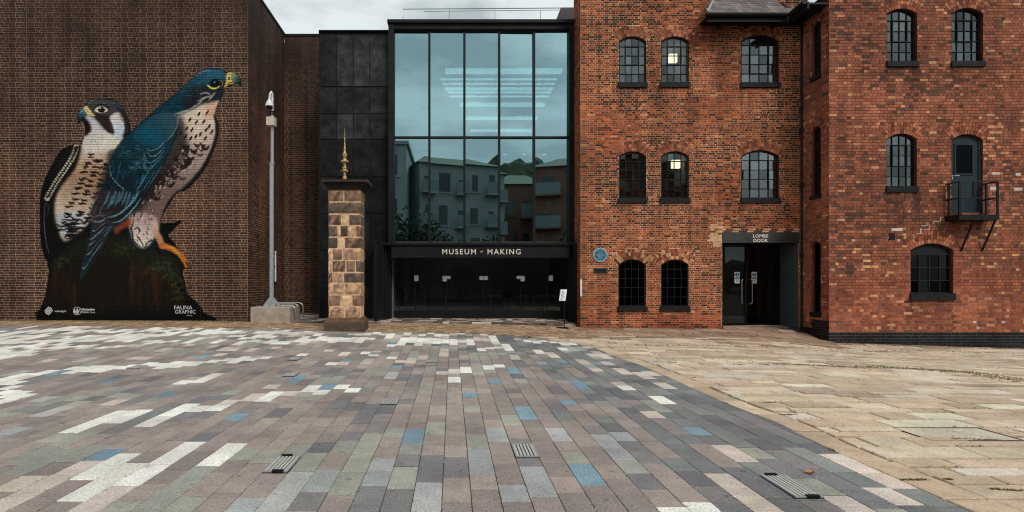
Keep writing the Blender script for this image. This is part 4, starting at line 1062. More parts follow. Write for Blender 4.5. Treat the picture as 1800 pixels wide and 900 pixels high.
    # entrance glazing set back under the fascia
    YG = 16.9; fg = front(YG); gl = v(546, YG); gh = v(453, YG) + .25
    mb = MB(); mb.fbox(fg, u(682, YG), u(1008, YG), yb - .05, gl, -.1, .03); obj('door_kick_rail', mb, M_black, root)
    ex = [u(p, YG) for p in (688, 730, 785, 850, 915, 962, 1004)]
    for a, b in zip(ex, ex[1:]):
        p = MB(); p.fbox(fg, a + .02, b - .02, gl, gh, -.02, -.005); obj('door_pane', p, M_doorglass, root)
    for a in ex: 
        p = MB(); p.fbox(fg, a - .008, a + .008, gl, gh, -.03, .01); obj('door_stile', p, M_black, root)
    # paper notices on the doors (part of the thing they are stuck to)
    for px, shape in ((732, 0), (785, 1), (850, 2), (915, 3), (968, 0)):
        n = MB(); U0, V0 = u(px, YG), v(489, YG); s = 1 / 53.2
        if shape == 0: n.fbox(fg, U0 - 3.6 * s, U0 + 3.6 * s, V0 - 4.8 * s, V0 + 4.8 * s, .022, .026)
        elif shape == 2:
            n.fbox(fg, U0 - 7.2 * s, U0 - .3 * s, V0 - 3 * s, V0 + 3.6 * s, .022, .026); n.fbox(fg, U0 + .3 * s, U0 + 7.2 * s, V0 - 3 * s, V0 + 3.6 * s, .022, .026)
        else:
            a = -1 if shape == 1 else 1
            n.fbox(fg, U0 + min(0, a * 7) * s, U0 + max(0, a * 7) * s, V0 - 5.4 * s, V0 + 4 * s, .022, .026); n.fbox(fg, U0 + min(0, -a * 7) * s, U0 + max(0, -a * 7) * s, V0 - 1.2 * s, V0 + 4 * s, .022, .027)
        o = obj('paper_notice', n, M_white, root)
    # body and rooms
    mb = MB(); zf = v(428) - .05
    xi0, xi1 = x0 + .1, x1 - .02; yr = 27.0
    mb.box(xi0 - .1, xi0, YM + .5, yr, g0, v(45)); mb.box(xi1, xi1 + .05, YM + .5, yr, g0, v(45)); mb.box(xi0, xi1, yr, yr + .1, g0, v(45))
    mb.box(xi0, xi1, YM + .4, yr, v(44), v(42)); mb.box(xi0 - 1.5, xi1 + .0, YM + .7, yr, g0 - .2, g0 - .01)
    obj('hall_wall', mb, M_intm, root)
    mb = MB(); mb.box(xi0, xi1, 18.3, yr, 3.25, 3.5); mb.box(xi0, xi1, YM + .06, 18.3, zf - .02, zf + .12); obj('hall_floor', mb, M_int, root)
    mb = MB(); mb.box(xi0, xi1, 20.5, 20.6, g0, 3.25); obj('lobby_wall', mb, M_int2, root)
    for k, yy in enumerate((19.2, 20.9, 22.6, 24.3, 26.0)):
        b = MB(); b.box(xi0, xi1, yy, yy + .3, v(44) - .5, v(44)); obj('ceiling_beam', b, M_intm, root)
    b = MB(); b.box(u(703, 17.2), xi1, 17.1, 17.16, v(64, 17.1) - .02, v(64, 17.1) + .03); b.box(u(703, 17.2), u(708, 17.2), 17.1, 17.16, 3.6, v(64, 17.1) - .02); obj('blind_trim', b, M_white, root)
    b = MB(); b.box(u(722, 18), u(724, 18) + .25, 18.0, 18.3, 3.5, v(44)); obj('column', b, M_white, root)
    # roof guard rail and rooflight
    mb = MB(); zr = v(37)
    mb.tube([(u(712, 17.3), 17.3, zr), (u(708, 17.3), 17.3, v(16, 17.3)), (u(990, 17.3), 17.3, v(14, 17.3))], .014, 6)
    mb.tube([(u(745, 17.3), 17.3, v(20, 17.3)), (u(985, 17.3), 17.3, v(17.5, 17.3))], .010, 6)
    for px in (790, 870, 950): mb.tube([(u(px, 17.4), 17.4, zr - .3), (u(px, 17.4), 17.4, v(17, 17.4))], .009, 6)
    obj('roof_rail', mb, M_galv, root)
    mb = MB(); mb.ext(front(17.6), [(u(986, 17.6), v(40, 17.6)), (u(1012, 17.6), v(40, 17.6)), (u(1012, 17.6), v(13, 17.6)), (u(986, 17.6), v(13, 17.6))], -1.5, 0, (.16, .14, .14)); obj('slate_cheek', mb, M_flag, root)
    mb = MB(); mb.box(xi0, xi1, YM + .1, yr, v(41) - .02, v(40)); obj('roof', mb, M_dark, root)
    return xi0, xi1
XI = build_museum()

def hall_lights():
    zc = 8.95
    spots = [(17.9, pu(782, 17.9), pu(996, 17.9), .36, 0), (21.3, pu(808, 21.3), pu(985, 21.3), .34, 0), (23.1, pu(818, 23.1), pu(980, 23.1), .3, 0), (25.0, pu(826, 25), pu(975, 25), .3, 0)]
    names = ['nearest the glass, widest', 'second from the glass behind the trough', 'third from the glass', 'farthest from the glass, lowest in view']
    for (y, a, b, dep, _), nm in zip(spots, names):
        t = empty('strip_light', (a, y, zc), label='long white strip light under hall ceiling, ' + nm, category='light', group='strip lights in the glass hall')
        m = MB(); m.box(a, b, y, y + dep, zc, zc + .05); obj('housing', m, M_white, t)
        m = MB(); m.box(a + .02, b - .02, y - .006, y + dep + .006, zc - .06, zc - .002); obj('diffuser', m, M_strip, t)
    t = empty('suspended_light_trough', (pu(772, 19.3), 19.3, 8.4), label='wide white slatted lighting trough hanging inside the glass hall', category='light')
    a, b = pu(772, 19.2), pu(999, 19.2)
    for k in range(5):
        m = MB(); z = 8.95 - k * .02; y = 18.9 + k * .38; a2 = pu(774 + k * 4, y); m.box(a2, b, y, y + (.07 if k != 2 else .2), z, z + .05); obj('slat', m, M_strip, t)
    for k in range(6):
        x = a + .3 + (b - a - .4) * k / 5; m = MB(); m.box(x, x + .05, 18.9, 20.5, 8.93, 8.99); obj('cross_bar', m, M_frame, t)
    for k, px in enumerate((888, 922, 957)):
        y = 19.5; m = MB(); m.box(pu(px, y) - .07, pu(px, y) + .07, y, y + .1, pv(271, y) - .015, pv(271, y) + .015)
        o = obj('ceiling_spot', m, M_strip, label=('left', 'middle', 'right')[k] + ' of three small lit ceiling spots behind lower glass', category='light', group='ceiling spots in the hall')
        o2 = MB(); o2.box(pu(px, y) - .075, pu(px, y) + .075, y - .002, y + .102, pv(271, y) + .016, pv(271, y) + .05); obj('housing', o2, M_galv, o)
    m = MB(); y = 18.9; P = lambda px, py: (pu(px, y), pv(py, y))
    m.ext(front(y), [P(960, 376), P(975, 378), P(982, 366), P(972, 363), P(967, 350), P(959, 351), P(962, 364)], -.25, 0)
    s = obj('glass_lantern', m, M_white, label='pale folded shape glinting behind the right lower pane', category='lantern')
hall_lights()
# tables and chairs faintly seen behind the entrance glass
M_dim = mat('dull_steel', (.10, .10, .10), rough=.5)
def lobby():
    for i, (px, lab) in enumerate(((765, 'second from left'), (880, 'left of centre notice pair'), (905, 'under the fourth notice'), (955, 'rightmost, near the sign stand'), (720, 'leftmost, tall'))):
        y = 17.8; s = y / F; g0 = .262; x = pu(px, y); hgt = .72 if px > 730 else 1.0
        t = empty('cafe_table', (x, y, g0), label='thin legged steel table behind dark entrance glass, ' + lab, category='table', group='tables behind the entrance glass')
        m = MB(); m.box(x - .45, x + .45, y - .3, y + .3, g0 + hgt, g0 + hgt + .025); obj('tabletop', m, M_dim, t)
        for a in (-1, 1):
            for b in (-1, 1):
                m = MB(); m.tube([(x + a * .40, y + b * .26, g0 - .01), (x + a * .36, y + b * .24, g0 + hgt)], .014, 6); obj('leg', m, M_dim, t)
lobby()
# ------------------------------------------------------------------ the red brick mill
YA, YR = 15.5, 14.3
XA0, XA1 = pu(1020, YA), pu(1408, YA)
XR0 = pu(1457, YR)
def build_mill():
    rr = random.Random(41)
    root = empty('brick_mill', (8, 16, .1), label='three storey orange-red brick mill with arched black windows and projecting right wing', category='building')
    A = lambda px, py: (pu(px, YA), pv(py, YA))
    B = lambda px, py: (pu(px, YR), pv(py, YR))
    fa, fb = front(YA), front(YR)
    XS = XR0; fs = Fr((XS, 0, 0), (0, -1, 0), (-1, 0, 0))           # side of the wing, faces left
    def op(fn, x0, x1, top, spr, bot, t=.33):
        (u0, vt), (u1, vb) = fn(x0, top), fn(x1, bot); return Op(u0, u1, vb, fn(0, spr)[1], vt, t)
    oa = [op(A, 1088, 1136, 64, 73, 154), op(A, 1162, 1211, 64, 73, 154), op(A, 1303, 1369.5, 61, 72, 154),
          op(A, 1088, 1136, 266, 275, 357), op(A, 1162, 1211, 266, 275, 357), op(A, 1303, 1369.5, 264, 275, 357),
          op(A, 1087, 1135.5, 456, 466, 547), op(A, 1162, 1210.5, 456, 466, 547)]
    (du0, dvt), (du1, _) = A(1269.5, 408), A(1404, 560)
    door = Op(du0, du1, -.3, dvt, dvt + .001, 0)
    ob = [op(B, 1559.5, 1612, 15, 24, 118, .34), op(B, 1673, 1728, 14, 24, 118, .34), op(B, 1559, 1611.5, 235, 244.5, 338, .34),
          op(B, 1673, 1727.5, 236, 246, 374, .34), op(B, 1601, 1675.5, 428, 440, 528, .36)]
    def sop(top, spr, bot):
        y0, y1 = 14.62, 14.98; ym = 14.8; s = F / ym; f = lambda py: EYE + (CY - py) / s
        return Op(-y1, -y0, f(bot), f(spr), f(top), .2)
    osd = [sop(38, 46, 140), sop(222, 230, 350), sop(424, 432, 556)]
    WB = lambda r, g, b: W(r, g * .985, b * .98, .80)
    OR = [WB(172,90,54), WB(142,78,52), WB(122,68,48), WB(156,86,58), WB(110,62,46), WB(184,98,58)]
    DK = [WB(78,44,34), WB(66,40,34), WB(92,52,40), WB(56,38,34)]
    TN = [WB(178,122,82), WB(196,138,96)]
    def sill_dirt(u, v, ops):
        k = 0
        for o in ops:
            dv = o.v0 - v
            if 0 < dv < 1.1 and abs(u - o.uc) < o.a + .08:
                e = 1 if abs(abs(u - o.uc) - o.a) < .13 else .45
                k = max(k, e * (1 - dv / 1.1) * (.3 + vnoise(u * 6, v * .8, 33)))
        return min(.75, k * .8)
    def colA(u, v, full):
        return mix(colA0(u, v, full), W(38,28,25), sill_dirt(u, v, oa))
    def colB(u, v, full):
        return mix(colB0(u, v, full), W(44,32,28), sill_dirt(u, v, ob))
    def colA0(u, v, full):
        n = vnoise(u * .55, v * .8, 5); n2 = vnoise(u * 1.7, v * 2.4, 6); r = rr.random()
        p_dark = .33 + .8 * (n - .5) + .3 * (n2 - .5)
        if u < XA0 + .5: p_dark -= .25
        px, py = CX + u * F / YA, CY - (v - EYE) * F / YA
        if 1055 < px < 1230 and 168 < py < 182: p_dark += .35
        if 1248 < px < 1270 and 392 < py < 430 and r < .6: return jit(WB(205,165,125), .1)
        if py > 553 and rr.random() < .55: return jit(WB(160,76,50), .2, .05)
        if py > 569: return jit(rr.choice(DK), .2)
        if 1268 < px < 1406 and 400 < py < 408: return jit(WB(206,150,116) if int(u / .229) % 2 else WB(96,54,42), .15)
        if r < p_dark: c = rr.choice(DK)
        elif r > .95: c = rr.choice(TN)
        else: c = rr.choice(OR)
        if not full and rr.random() < .25: c = mix(c, rr.choice(OR), .6)
        c = mix(c, WB(196,92,44), .55 * max(0, vnoise(u * .9 + 9, v * 1.1, 12) - .6))
        return jit(c, .2, .05)
    def morA(u, v):
        n = vnoise(u * .8, v * .9, 9)
        return mix(WB(214,166,128), WB(166,110,80), max(0, min(1, (n - .3) * 1.6)))
    WB0 = WB; WB = lambda r, g, b: W(r, g * 1.03, b * 1.05, .93)
    RB = [WB(162,96,70), WB(150,87,64), WB(172,105,77), WB(144,84,62), WB(157,91,66), WB(140,83,62)]
    def colB0(u, v, full):
        px, py = CX + u * F / YR, CY - (v - EYE) * F / YR; r = rr.random()
        n = vnoise(u * .8, v * 1.0, 15); n2 = vnoise(u * .45 + 4, v * .7, 16)
        if py > 586: return jit(W(30,30,32), .3, .05)
        if py > 470 and r < sstep(470, 505, py) * .75:
            return jit(rr.choice((WB(158,88,62), WB(142,78,58), WB(126,72,56), WB(168,98,68))), .2, .05)
        if 1690 < px < 1768 and 525 < py < 578 and vnoise(u * 3.2, v * 5, 44) > .62: return jit(mix(WB(160,96,74), WB(214,176,160), rr.random()), .1)
        if r > .965 - .10 * max(0, n - .5): return jit(WB(198,138,98), .12)
        if r < .09 + .9 * max(0, n2 - .55): return jit(rr.choice((WB(104,70,56), WB(112,76,60), WB(90,62,52))), .16)
        return jit(mix(rr.choice(RB), WB(106,64,50), 1.1 * max(0, n - .45)), .15, .04)
    def morB(u, v):
        py = CY - (v - EYE) * F / YR
        if py > 586: return W(112,106,100)
        return mix(WB(112,66,50), WB(196,142,116), sstep(485, 540, py) * (.4 + .6 * vnoise(u * 1.2, v * 1.4, 19)))
    # --- main front
    b1, m1 = lay_wall(fa, XA0, XA1 + .15, -.05, 12.2, .0655, .228, .0165, 'english', oa + [door], colA, morA, rr, jw=.006)
    for o in oa: reveal(m1, fa, o, .30, W(90,48,34))
    obj('mortar', m1, M_brick, root)
    # --- right wing front
    b2, m2 = lay_wall(fb, XS, 19.0, -.75, 11.2, .0815, .232, .012, 'english', ob, colB, morB, rr, jw=.008)
    for o in ob: reveal(m2, fb, o, .30, W(90,48,34))
    obj('mortar', m2, M_brick, root)
    kx = pu(1800, YR)
    b2 = single_bricks(fb, b2, root, 300, lambda b: abs(b[2] - 1.2) + max(0, b[1] - kx + .1) * 100 + b[0] * .12 + (50 if b[2] < -.1 else 0), material=M_brick, h=.0695, Lb=.22)
    mb = MB(); bricks_mesh(fa, b1, mb); bricks_mesh(fb, b2, mb)
    VC = [WB(150,84,58), WB(130,72,52), WB(160,94,66), WB(176,112,80), WB(108,62,48)]
    pale = lambda *_: jit(rr.choice(VC + [WB(200,146,104)] * 2), .15)
    norm = lambda *_: jit(rr.choice(VC), .18)
    for i, o in enumerate(oa): voussoirs(mb, fa, o, pale if i in (6, 7) else norm, rr)
    for i, o in enumerate(ob): voussoirs(mb, fb, o, norm, rr, vw=.085)
    obj('front_bricks', mb, M_brick, root, kind='stuff')
    # --- side of the wing and left side of the main block
    def colS(u, v, full):
        py = CY - (v - EYE) * F / 14.6
        if py > 562 and u > -15.0: return jit(W(32,30,31), .3)
        return colB(u, v, full) if py < 580 else jit(W(32,30,31), .3)
    b3, m3 = lay_wall(fs, -YA, -YR, -.6, 9.6, .0815, .232, .012, 'english', osd, colS, lambda u, v: WB(104,60,44), rr, jw=.006)
    for o in osd: reveal(m3, fs, o, .2, W(110,60,44))
    mb = MB(); bricks_mesh(fs, b3, mb)
    for o in osd: voussoirs(mb, fs, o, norm, rr)
    fl = Fr((XA0, 0, 0), (0, -1, 0), (-1, 0, 0))
    b4, m4 = lay_wall(fl, -16.35, -YA, -.05, 12.2, .0655, .228, .013, 'english', [], colA, morA, rr, jw=.006)
    bricks_mesh(fl, b4, mb); obj('side_bricks', mb, M_brick, root, kind='stuff'); obj('mortar', m3, M_brick, root); obj('mortar', m4, M_brick, root)
    # --- windows
    lbl = ['upper window left of the lit one', 'upper window with a lamp glowing inside', 'wide upper window under the slate eaves', 'middle window with bright vertical gleam', 'middle window with a lamp glowing inside', 'wide middle floor window above the door', 'black ground floor window nearer the blue plaque', 'black ground floor window nearer the door']
    for i, o in enumerate(oa):
        make_window(root, fa, o, 4, 5, .15, M_pane_dark if i > 5 else M_pane, depth=.085, label=lbl[i], casement=(1, 3, 2, 4) if i not in (2, 5) else (1, 3, 1, 4))
    lbl = ['upper left window of the wing', 'upper right window of the wing', 'middle window left of the blue door', None, 'wide black ground floor window of the wing']
    for i, o in enumerate(ob):
        if i == 3: continue
        make_window(root, fb, o, 4, 5 if i < 4 else 3, .16 if i < 4 else .2, M_pane if i < 4 else M_pane_dark, depth=.12, label=lbl[i], casement=(1, 3, 2, 4) if i < 4 else None, head_panel=.3 if i == 4 else 0, bar=.013 if i < 4 else .026, framem=None if i < 4 else mat('grey_frame', (.016, .018, .020), rough=.6, spec=.15))
    for i, o in enumerate(osd): make_window(root, fs, o, 2, 5, .12, M_pane if i < 2 else M_pane_dark, depth=.12, casement=None, label=('upper', 'middle', 'lower')[i] + ' narrow window in the side of the wing')
    # --- blue-grey door with balcony
    o = ob[3]; M_door = mat('slate_blue_door', (.026, .042, .054), rough=.6, spec=.12, var=.1)
    mb = MB(); a = o.a - .01; pts = [(o.uc - a, o.v0)] + [(o.uc + a, o.v0)] + [(u, o.arc(u) - .01) for u in (o.uc + a, o.uc + a * .5, o.uc, o.uc - a * .5, o.uc - a)]
    gu0, gv0 = B(1684, 304); gu1, gv1 = B(1713, 254)
    mb.ext(fb, pts, -.12, -.075); d = obj('door', mb, M_door, root); d['label'] = 'slate blue arched door opening onto the balcony'
    mb = MB()
    for (p, q, r, s) in ((gu0 - .04, gu1 + .04, gv1, gv1 + .04), (gu0 - .04, gu1 + .04, gv0 - .04, gv0), (gu0 - .04, gu0, gv0, gv1), (gu1, gu1 + .04, gv0, gv1)): mb.fbox(fb, p, q, r, s, -.076, -.055)
    for (p, q) in ((o.uc - a, o.uc - a + .05), (o.uc + a - .05, o.uc + a)): mb.fbox(fb, p, q, o.v0, o.vs, -.076, -.05)
    mb.fbox(fb, o.uc - a + .05, o.uc + a - .05, o.v0, o.v0 + .09, -.076, -.06); obj('door_frame', mb, M_door, d)
    mb = MB(); mb.fbox(fb, gu0, gu1, gv0, gv1, -.075, -.070); obj('pane', mb, glass('door_pane_glass', (.01, .01, .01), (.8, .85, .85), .010), d)
    mb = MB(); hu, hv = B(1678, 309); mb.fbox(fb, hu - .02, hu + .02, hv - .08, hv + .03, -.075, -.066); mb.tube([fb.pt(hu, hv, -.07), fb.pt(hu, hv, -.02), fb.pt(hu + .15, hv + .01, -.02)], .012, 8); obj('handle', mb, M_steel, d)
    # balcony
    YF = 13.9; bal = MB(); s = lambda px, py, Y=YF: (pu(px, Y), pv(py, Y))
    bx0, bz1 = pu(1661, YR), s(0, 377)[1]; bx1, bz0 = s(1757, 386)
    bal.box(bx0, bx1, YF, YR - .005, bz0, bz1)
    bc = obj('balcony', bal, M_black, root); bc['label'] = 'small black iron balcony below the blue door'
    zt, zm = s(0, 319)[1], s(0, 348)[1]
    mb = MB()
    for z in (zt, zm): mb.tube([(bx0 + .03, YR, z), (bx0 + .03, YF + .02, z), (bx1 - .03, YF + .02, z), (bx1 - .03, YR, z)], .018, 6)
    obj('handrail', mb, M_black, bc)
    for x, y in ((bx0 + .03, YR - .08), (bx0 + .03, YF + .02), (bx0 + .42, YF + .02), (bx1 - .03, YF + .02), (bx1 - .03, YR - .08)):
        if x > bx0 + .35 and x < bx1 - .1: z0 = zm
        else: z0 = bz1
        mb = MB(); mb.box(x - .026, x + .026, y - .014, y + .014, z0, zt); obj('post', mb, M_black, bc)
    for x in (bx0 + .45, bx1 - .06):
        mb = MB(); mb.tube([(x, YF + .05, bz0), (x, YR, bz0 - .82)], .026, 6); obj('bracket', mb, M_black, bc)
    # --- recessed entrance
    fd = front(16.35); mb = MB(); ul, ur = du0 + .02, du1 - .02
    g0 = .10
    vt = A(0, 427)[1]
    mb.fbox(fa, du0, du1, vt, dvt - .004, -.3, .012); fas = obj('door_fascia', mb, mat('grey_fascia', (.030, .032, .034), rough=.6, var=.3, scale=5, stain=.3), root)
    put_text('lettering', 'LOMBE\nDOOR', .135, fa, A(1336, 0)[0], A(0, 418)[1] - .02, .02, M_letter, fas, spacing=1.15, line=1.0, bold=.003)
    mb = MB(); c = .06
    mb.box(du0 - .02, du0 + .03, YA + .01, 16.4, g0 - .4, vt + .02); mb.box(du0, du1, YA + .01, 16.4, vt, vt + .05)
    obj('recess_lining', mb, M_dark, root)
    mb = MB(); mb.box(du1 - .03, du1 + .02, YA + .01, 16.4, g0 - .4, vt + .02); obj('recess_side_panel', mb, mat('grey_lining', (.055, .062, .064), rough=.6, var=.2, scale=3), root)
    D = lambda px, py: (pu(px, 16.35), pv(py, 16.35))
    mb = MB(); mb.fbox(fd, du0, du1, g0 - .1, g0 + .05, -.03, .02)
    e = [du0 + .05, D(1311, 0)[0], D(1352, 0)[0], du1 - .05]
    for x in e: mb.fbox(fd, x - .025, x + .025, g0 + .05, vt, -.03, .022)
    obj('entrance_frame', mb, M_black, root)
    for i, (a, b) in enumerate(zip(e, e[1:])):
        p = MB(); p.fbox(fd, a + .026, b - .026, g0 + .055, vt, -.01, 0); pn = obj('glass_door' if i < 2 else 'side_light', p, M_doorglass, root)
        if i < 2:
            hx = D(1302 if i == 0 else 1320, 0)[0]; mb = MB()
            z0, z1 = D(0, 534)[1], D(0, 491)[1]; k = .05 if i == 0 else -.05
            mb.tube([fd.pt(hx + k, z1, .0), fd.pt(hx + k * .6, z1, .06), fd.pt(hx, z1 - .05, .07), fd.pt(hx, z0 + .05, .07), fd.pt(hx + k * .6, z0, .06), fd.pt(hx + k, z0, .0)], .013, 8)
            obj('pull_handle', mb, M_steel, pn)
            sx = D(1295.5 if i == 0 else 1325.5, 0)[0]; sz = D(0, 488)[1]
            mb = MB(); mb.fbox(fd, sx - .08, sx + .08, sz - .18, sz + .18, .003, .006); sg = obj('door_notice', mb, M_white, pn)
            mb = MB(); n = 20; MBl = mat('sign_blue', (.02, .06, .22), rough=.5, var=0)
            mb.ext(fd, [(sx + .065 * math.cos(2 * math.pi * k / n), sz + .095 + .065 * math.sin(2 * math.pi * k / n)) for k in range(n)], .006, .008); mb.fbox(fd, sx - .07, sx + .07, sz - .035, sz + .01, .006, .008); obj('blue_disc', mb, MBl, sg)
            put_text('mark', '!', .13, fd, sx, sz + .095, .01, M_white, sg, depth=.001, bold=.003)
            mb = MB()
            for k in range(3): mb.fbox(fd, sx - .05, sx + .05, sz - .07 - k * .03, sz - .06 - k * .03, .006, .0075)
            obj('print', mb, M_black, sg)
    # --- body, floors, rooms behind the windows
    mb = MB(); zs = [A(0, 375)[1], A(0, 170)[1]]
    for z in zs: mb.box(XA0 + .3, 19, YA + .5, 22, z - .25, z)
    mb.box(XA0 + .3, 19, 21, 22, -.5, 9.6); mb.box(XA0 + .05, XA0 + .3, YA + .3, 22, -.5, 9.6); mb.box(XA0 + .05, 8.0, YA + .3, YA + .8, 9.6, 12.1)
    mb.box(XA0 + .3, 19, YA + .5, 22, 9.5, 9.6); mb.box(18.9, 19, YR + .3, 22, -.5, 9.4)
    mb.box(XS + .35, XS + .4, YR + .5, 15.9, -.5, 9.4); mb.box(8.0, 8.1, YA + .4, 21, -.5, 9.6)
    mb.box(du0 - .3, du1 + .3, 19.0, 19.1, -.5, 3.5); mb.box(XS + .4, 19, YR + .4, 22, 9.3, 9.4); mb.box(XS + .4, 18.9, YR + .4, 22, zs[0] - .2, zs[0]); mb.box(XS + .4, 18.9, YR + .4, 22, zs[1] - .2, zs[1])
    obj('inner_wall', mb, M_int2, root)
    # --- downpipe in the corner
    mb = MB(); xp, yp = XA1 - .01, YA - .10
    mb.tube([(xp, yp, gnd(xp, yp) - .05), (xp, yp, 9.3)], .062, 10)
    for z in (2.2, 4.3, 6.6): mb.tube([(xp, yp, z), (xp, yp, z + .16)], .085, 10)
    mb.tube([(xp, yp, 5.95), (xp, yp, 6.1)], .1, 10)
    obj('downpipe', mb, M_black, root)
    # --- eaves and slate roof
    ze = 9.33; xe0 = pu(1239, 15.05); ye = 15.0
    mb = MB()
    mb.box(xe0 + .05, XS, ye + .06, YA - .005, ze - .10, ze - .05)             # soffit
    mb.box(xe0 + .05, XS - .2, ye + .02, ye + .06, ze - .22, ze - .02)         # fascia board
    mb.box(XS - .55, XS - .02, YR, ye + .06, ze - .10, ze - .05); mb.box(XS - .60, XS - .55, YR, ye + .06, ze - .22, ze - .02)
    for x in (xe0 + .55, xe0 + 1.4, xe0 + 2.2): mb.box(x, x + .08, ye + .08, YA - .006, ze - .2, ze - .1)
    ev = obj('eaves', mb, M_black, root)
    mb = MB(); mb.tube([(xe0, ye - .04, ze - .04), (XS - .68, ye - .04, ze - .04), (XS - .68, YR, ze - .04)], .065, 8); obj('gutter', mb, M_black, ev)
    rf = MB(); pit = R(50); ca, sa = math.cos(pit), math.sin(pit)
    rf.quad((xe0 + .1, ye, ze - .01), (XS - .5, ye, ze - .01), (XS - .5, ye + 3.0 * ca, ze - .01 + 3.0 * sa), (xe0 + 1.2, ye + 3.0 * ca, ze - .01 + 3.0 * sa))
    rf.quad((XS - .6, YR, ze - .012), (XS + 1.5, YR + .02, ze + 1.9), (XS + 1.5, 20, ze + 1.9), (XS - .6, 20, ze - .012))
    roof = obj('roof', rf, M_dark, root)
    sl = MB(); w_, l_ = .17, .15
    sl.add([(-w_ / 2 + .004, 0, 0), (w_ / 2 - .004, 0, 0), (w_ / 2 - .004, .34 * ca, .34 * sa), (-w_ / 2 + .004, .34 * ca, .34 * sa), (-w_ / 2 + .004, -.006, .014), (w_ / 2 - .004, -.006, .014), (w_ / 2 - .004, .34 * ca, .34 * sa + .003), (-w_ / 2 + .004, .34 * ca, .34 * sa + .003)],
           [(4, 5, 6, 7), (0, 1, 5, 4), (1, 2, 6, 5), (3, 0, 4, 7)])
    sm = sl.mesh('slate'); sm.materials.append(M_flag)
    for j in range(12):
        x = xe0 + .16 + j * .075 + (.085 if j % 2 else 0)
        while x < XS - .55 - j * .02:
            so = obj('slate', sm, None); so.parent = roof; so.matrix_parent_inverse = roof.matrix_world.inverted()
            so.location = (x, ye - .03 + j * l_ * ca, ze + .012 + j * l_ * sa + j * .002); c = jit(G(112,104,102), .25, .04); so.color = (*c, 1); so.rotation_euler = (0, rr.uniform(-.01, .01), 0)
            x += w_
    mb = MB(); mb.tube([(xe0 + .03, ye - .04, ze + .03), (xe0 + 1.1, ye + 2 * ca, ze + .03 + 2 * sa)], .04, 6); obj('lead_flashing', mb, M_galv, roof)
    mb = MB(); mb.tube([(XS - .55, ye - .1, ze + .02), (XS + .1, ye + 1.2, ze + .02 + 1.3 * sa)], .035, 6); obj('valley_lead', mb, M_galv, roof)
    # air brick, white cable cover, small patches
    mb = MB(); p0, p1 = B(1562, 422), B(1573, 410); mb.fbox(fb, p0[0], p1[0], p0[1], p1[1], -.01, .006); obj('air_vent', mb, M_dark, root)
    mb = MB(); p0, p1 = A(1018.6, 521), A(1021, 491); mb.fbox(fa, p0[0] + .02, p1[0] + .03, p0[1], p1[1], .002, .03); obj('white_trim', mb, M_white, root)
    M_pat = mat('white_mortar', (.62, .54, .48), rough=.9, var=.2)
    mb = MB()
    for (xa, ya, xb, yb) in ((1653,382,1653,389),(1640,389,1653,389),(1640,389,1640,393),(1626,396,1631,396),(1631,391,1631,396),(1619,397,1626,397),(1618,402,1619,410),(1611,411,1622,411),(1633,396,1633,403),(1622,404,1633,404)):
        p, q = B(min(xa, xb), max(ya, yb)), B(max(xa, xb), min(ya, yb)); mb.fbox(fb, p[0] - .008, q[0] + .008, p[1] - .008, q[1] + .008, -.008, .005)
    for (xa, ya, xb, yb) in ((1743,303,1758,307),(1785,304,1794,309),(1740,328,1752,334),(1782,330,1797,335),(1567,401,1586,406)):
        p, q = B(xa, yb), B(xb, ya); mb.fbox(fb, p[0], q[0], p[1], q[1], -.008, .0045)
    obj('mortar_repair', mb, M_pat, root)
    mb = MB(); p, q = A(1253, 434), A(1267, 426); mb.fbox(fa, p[0], q[0], p[1], q[1] , -.008, .006, W(190,150,120)); obj('stone_pad', mb, M_flag, root)
    return root
MILL = build_mill()
# lamps seen through the mill windows
for (px, py, lab) in ((1183.5, 101.5, 'upper'), (1189, 288, 'middle')):
    y = 17.6; x, z = pu(px, y), pv(py, y); s = .14
    t = empty('box_lamp', (x, y, z), label='square white box lamp lit inside the ' + lab + ' floor mill window', category='lamp', group='box lamps in the mill')
    m = MB(); m.box(x - s, x + s, y, y + .12, z - s, z + s); obj('diffuser', m, M_lamp, t)
    m = MB(); m.tube([(x, y + .06, z + s * .9), (x, y + .06, z + 1.0)], .012, 6); obj('hanging_rod', m, M_black, t)
for (px, py, h, lab) in ((1132.6, 325, 15, 'middle'), (1134, 130, 13, 'upper')):
    y = 16.6; x, z = pu(px, y), pv(py, y); m = MB(); m.box(x - .03, x + .03, y, y + .04, z - h / 2 / 54, z + h / 2 / 54)
    obj('tube_lamp', m, M_lamp, label='thin upright tube lamp at right edge of a ' + lab + ' floor left window', category='lamp', group='tube lamps in the mill')
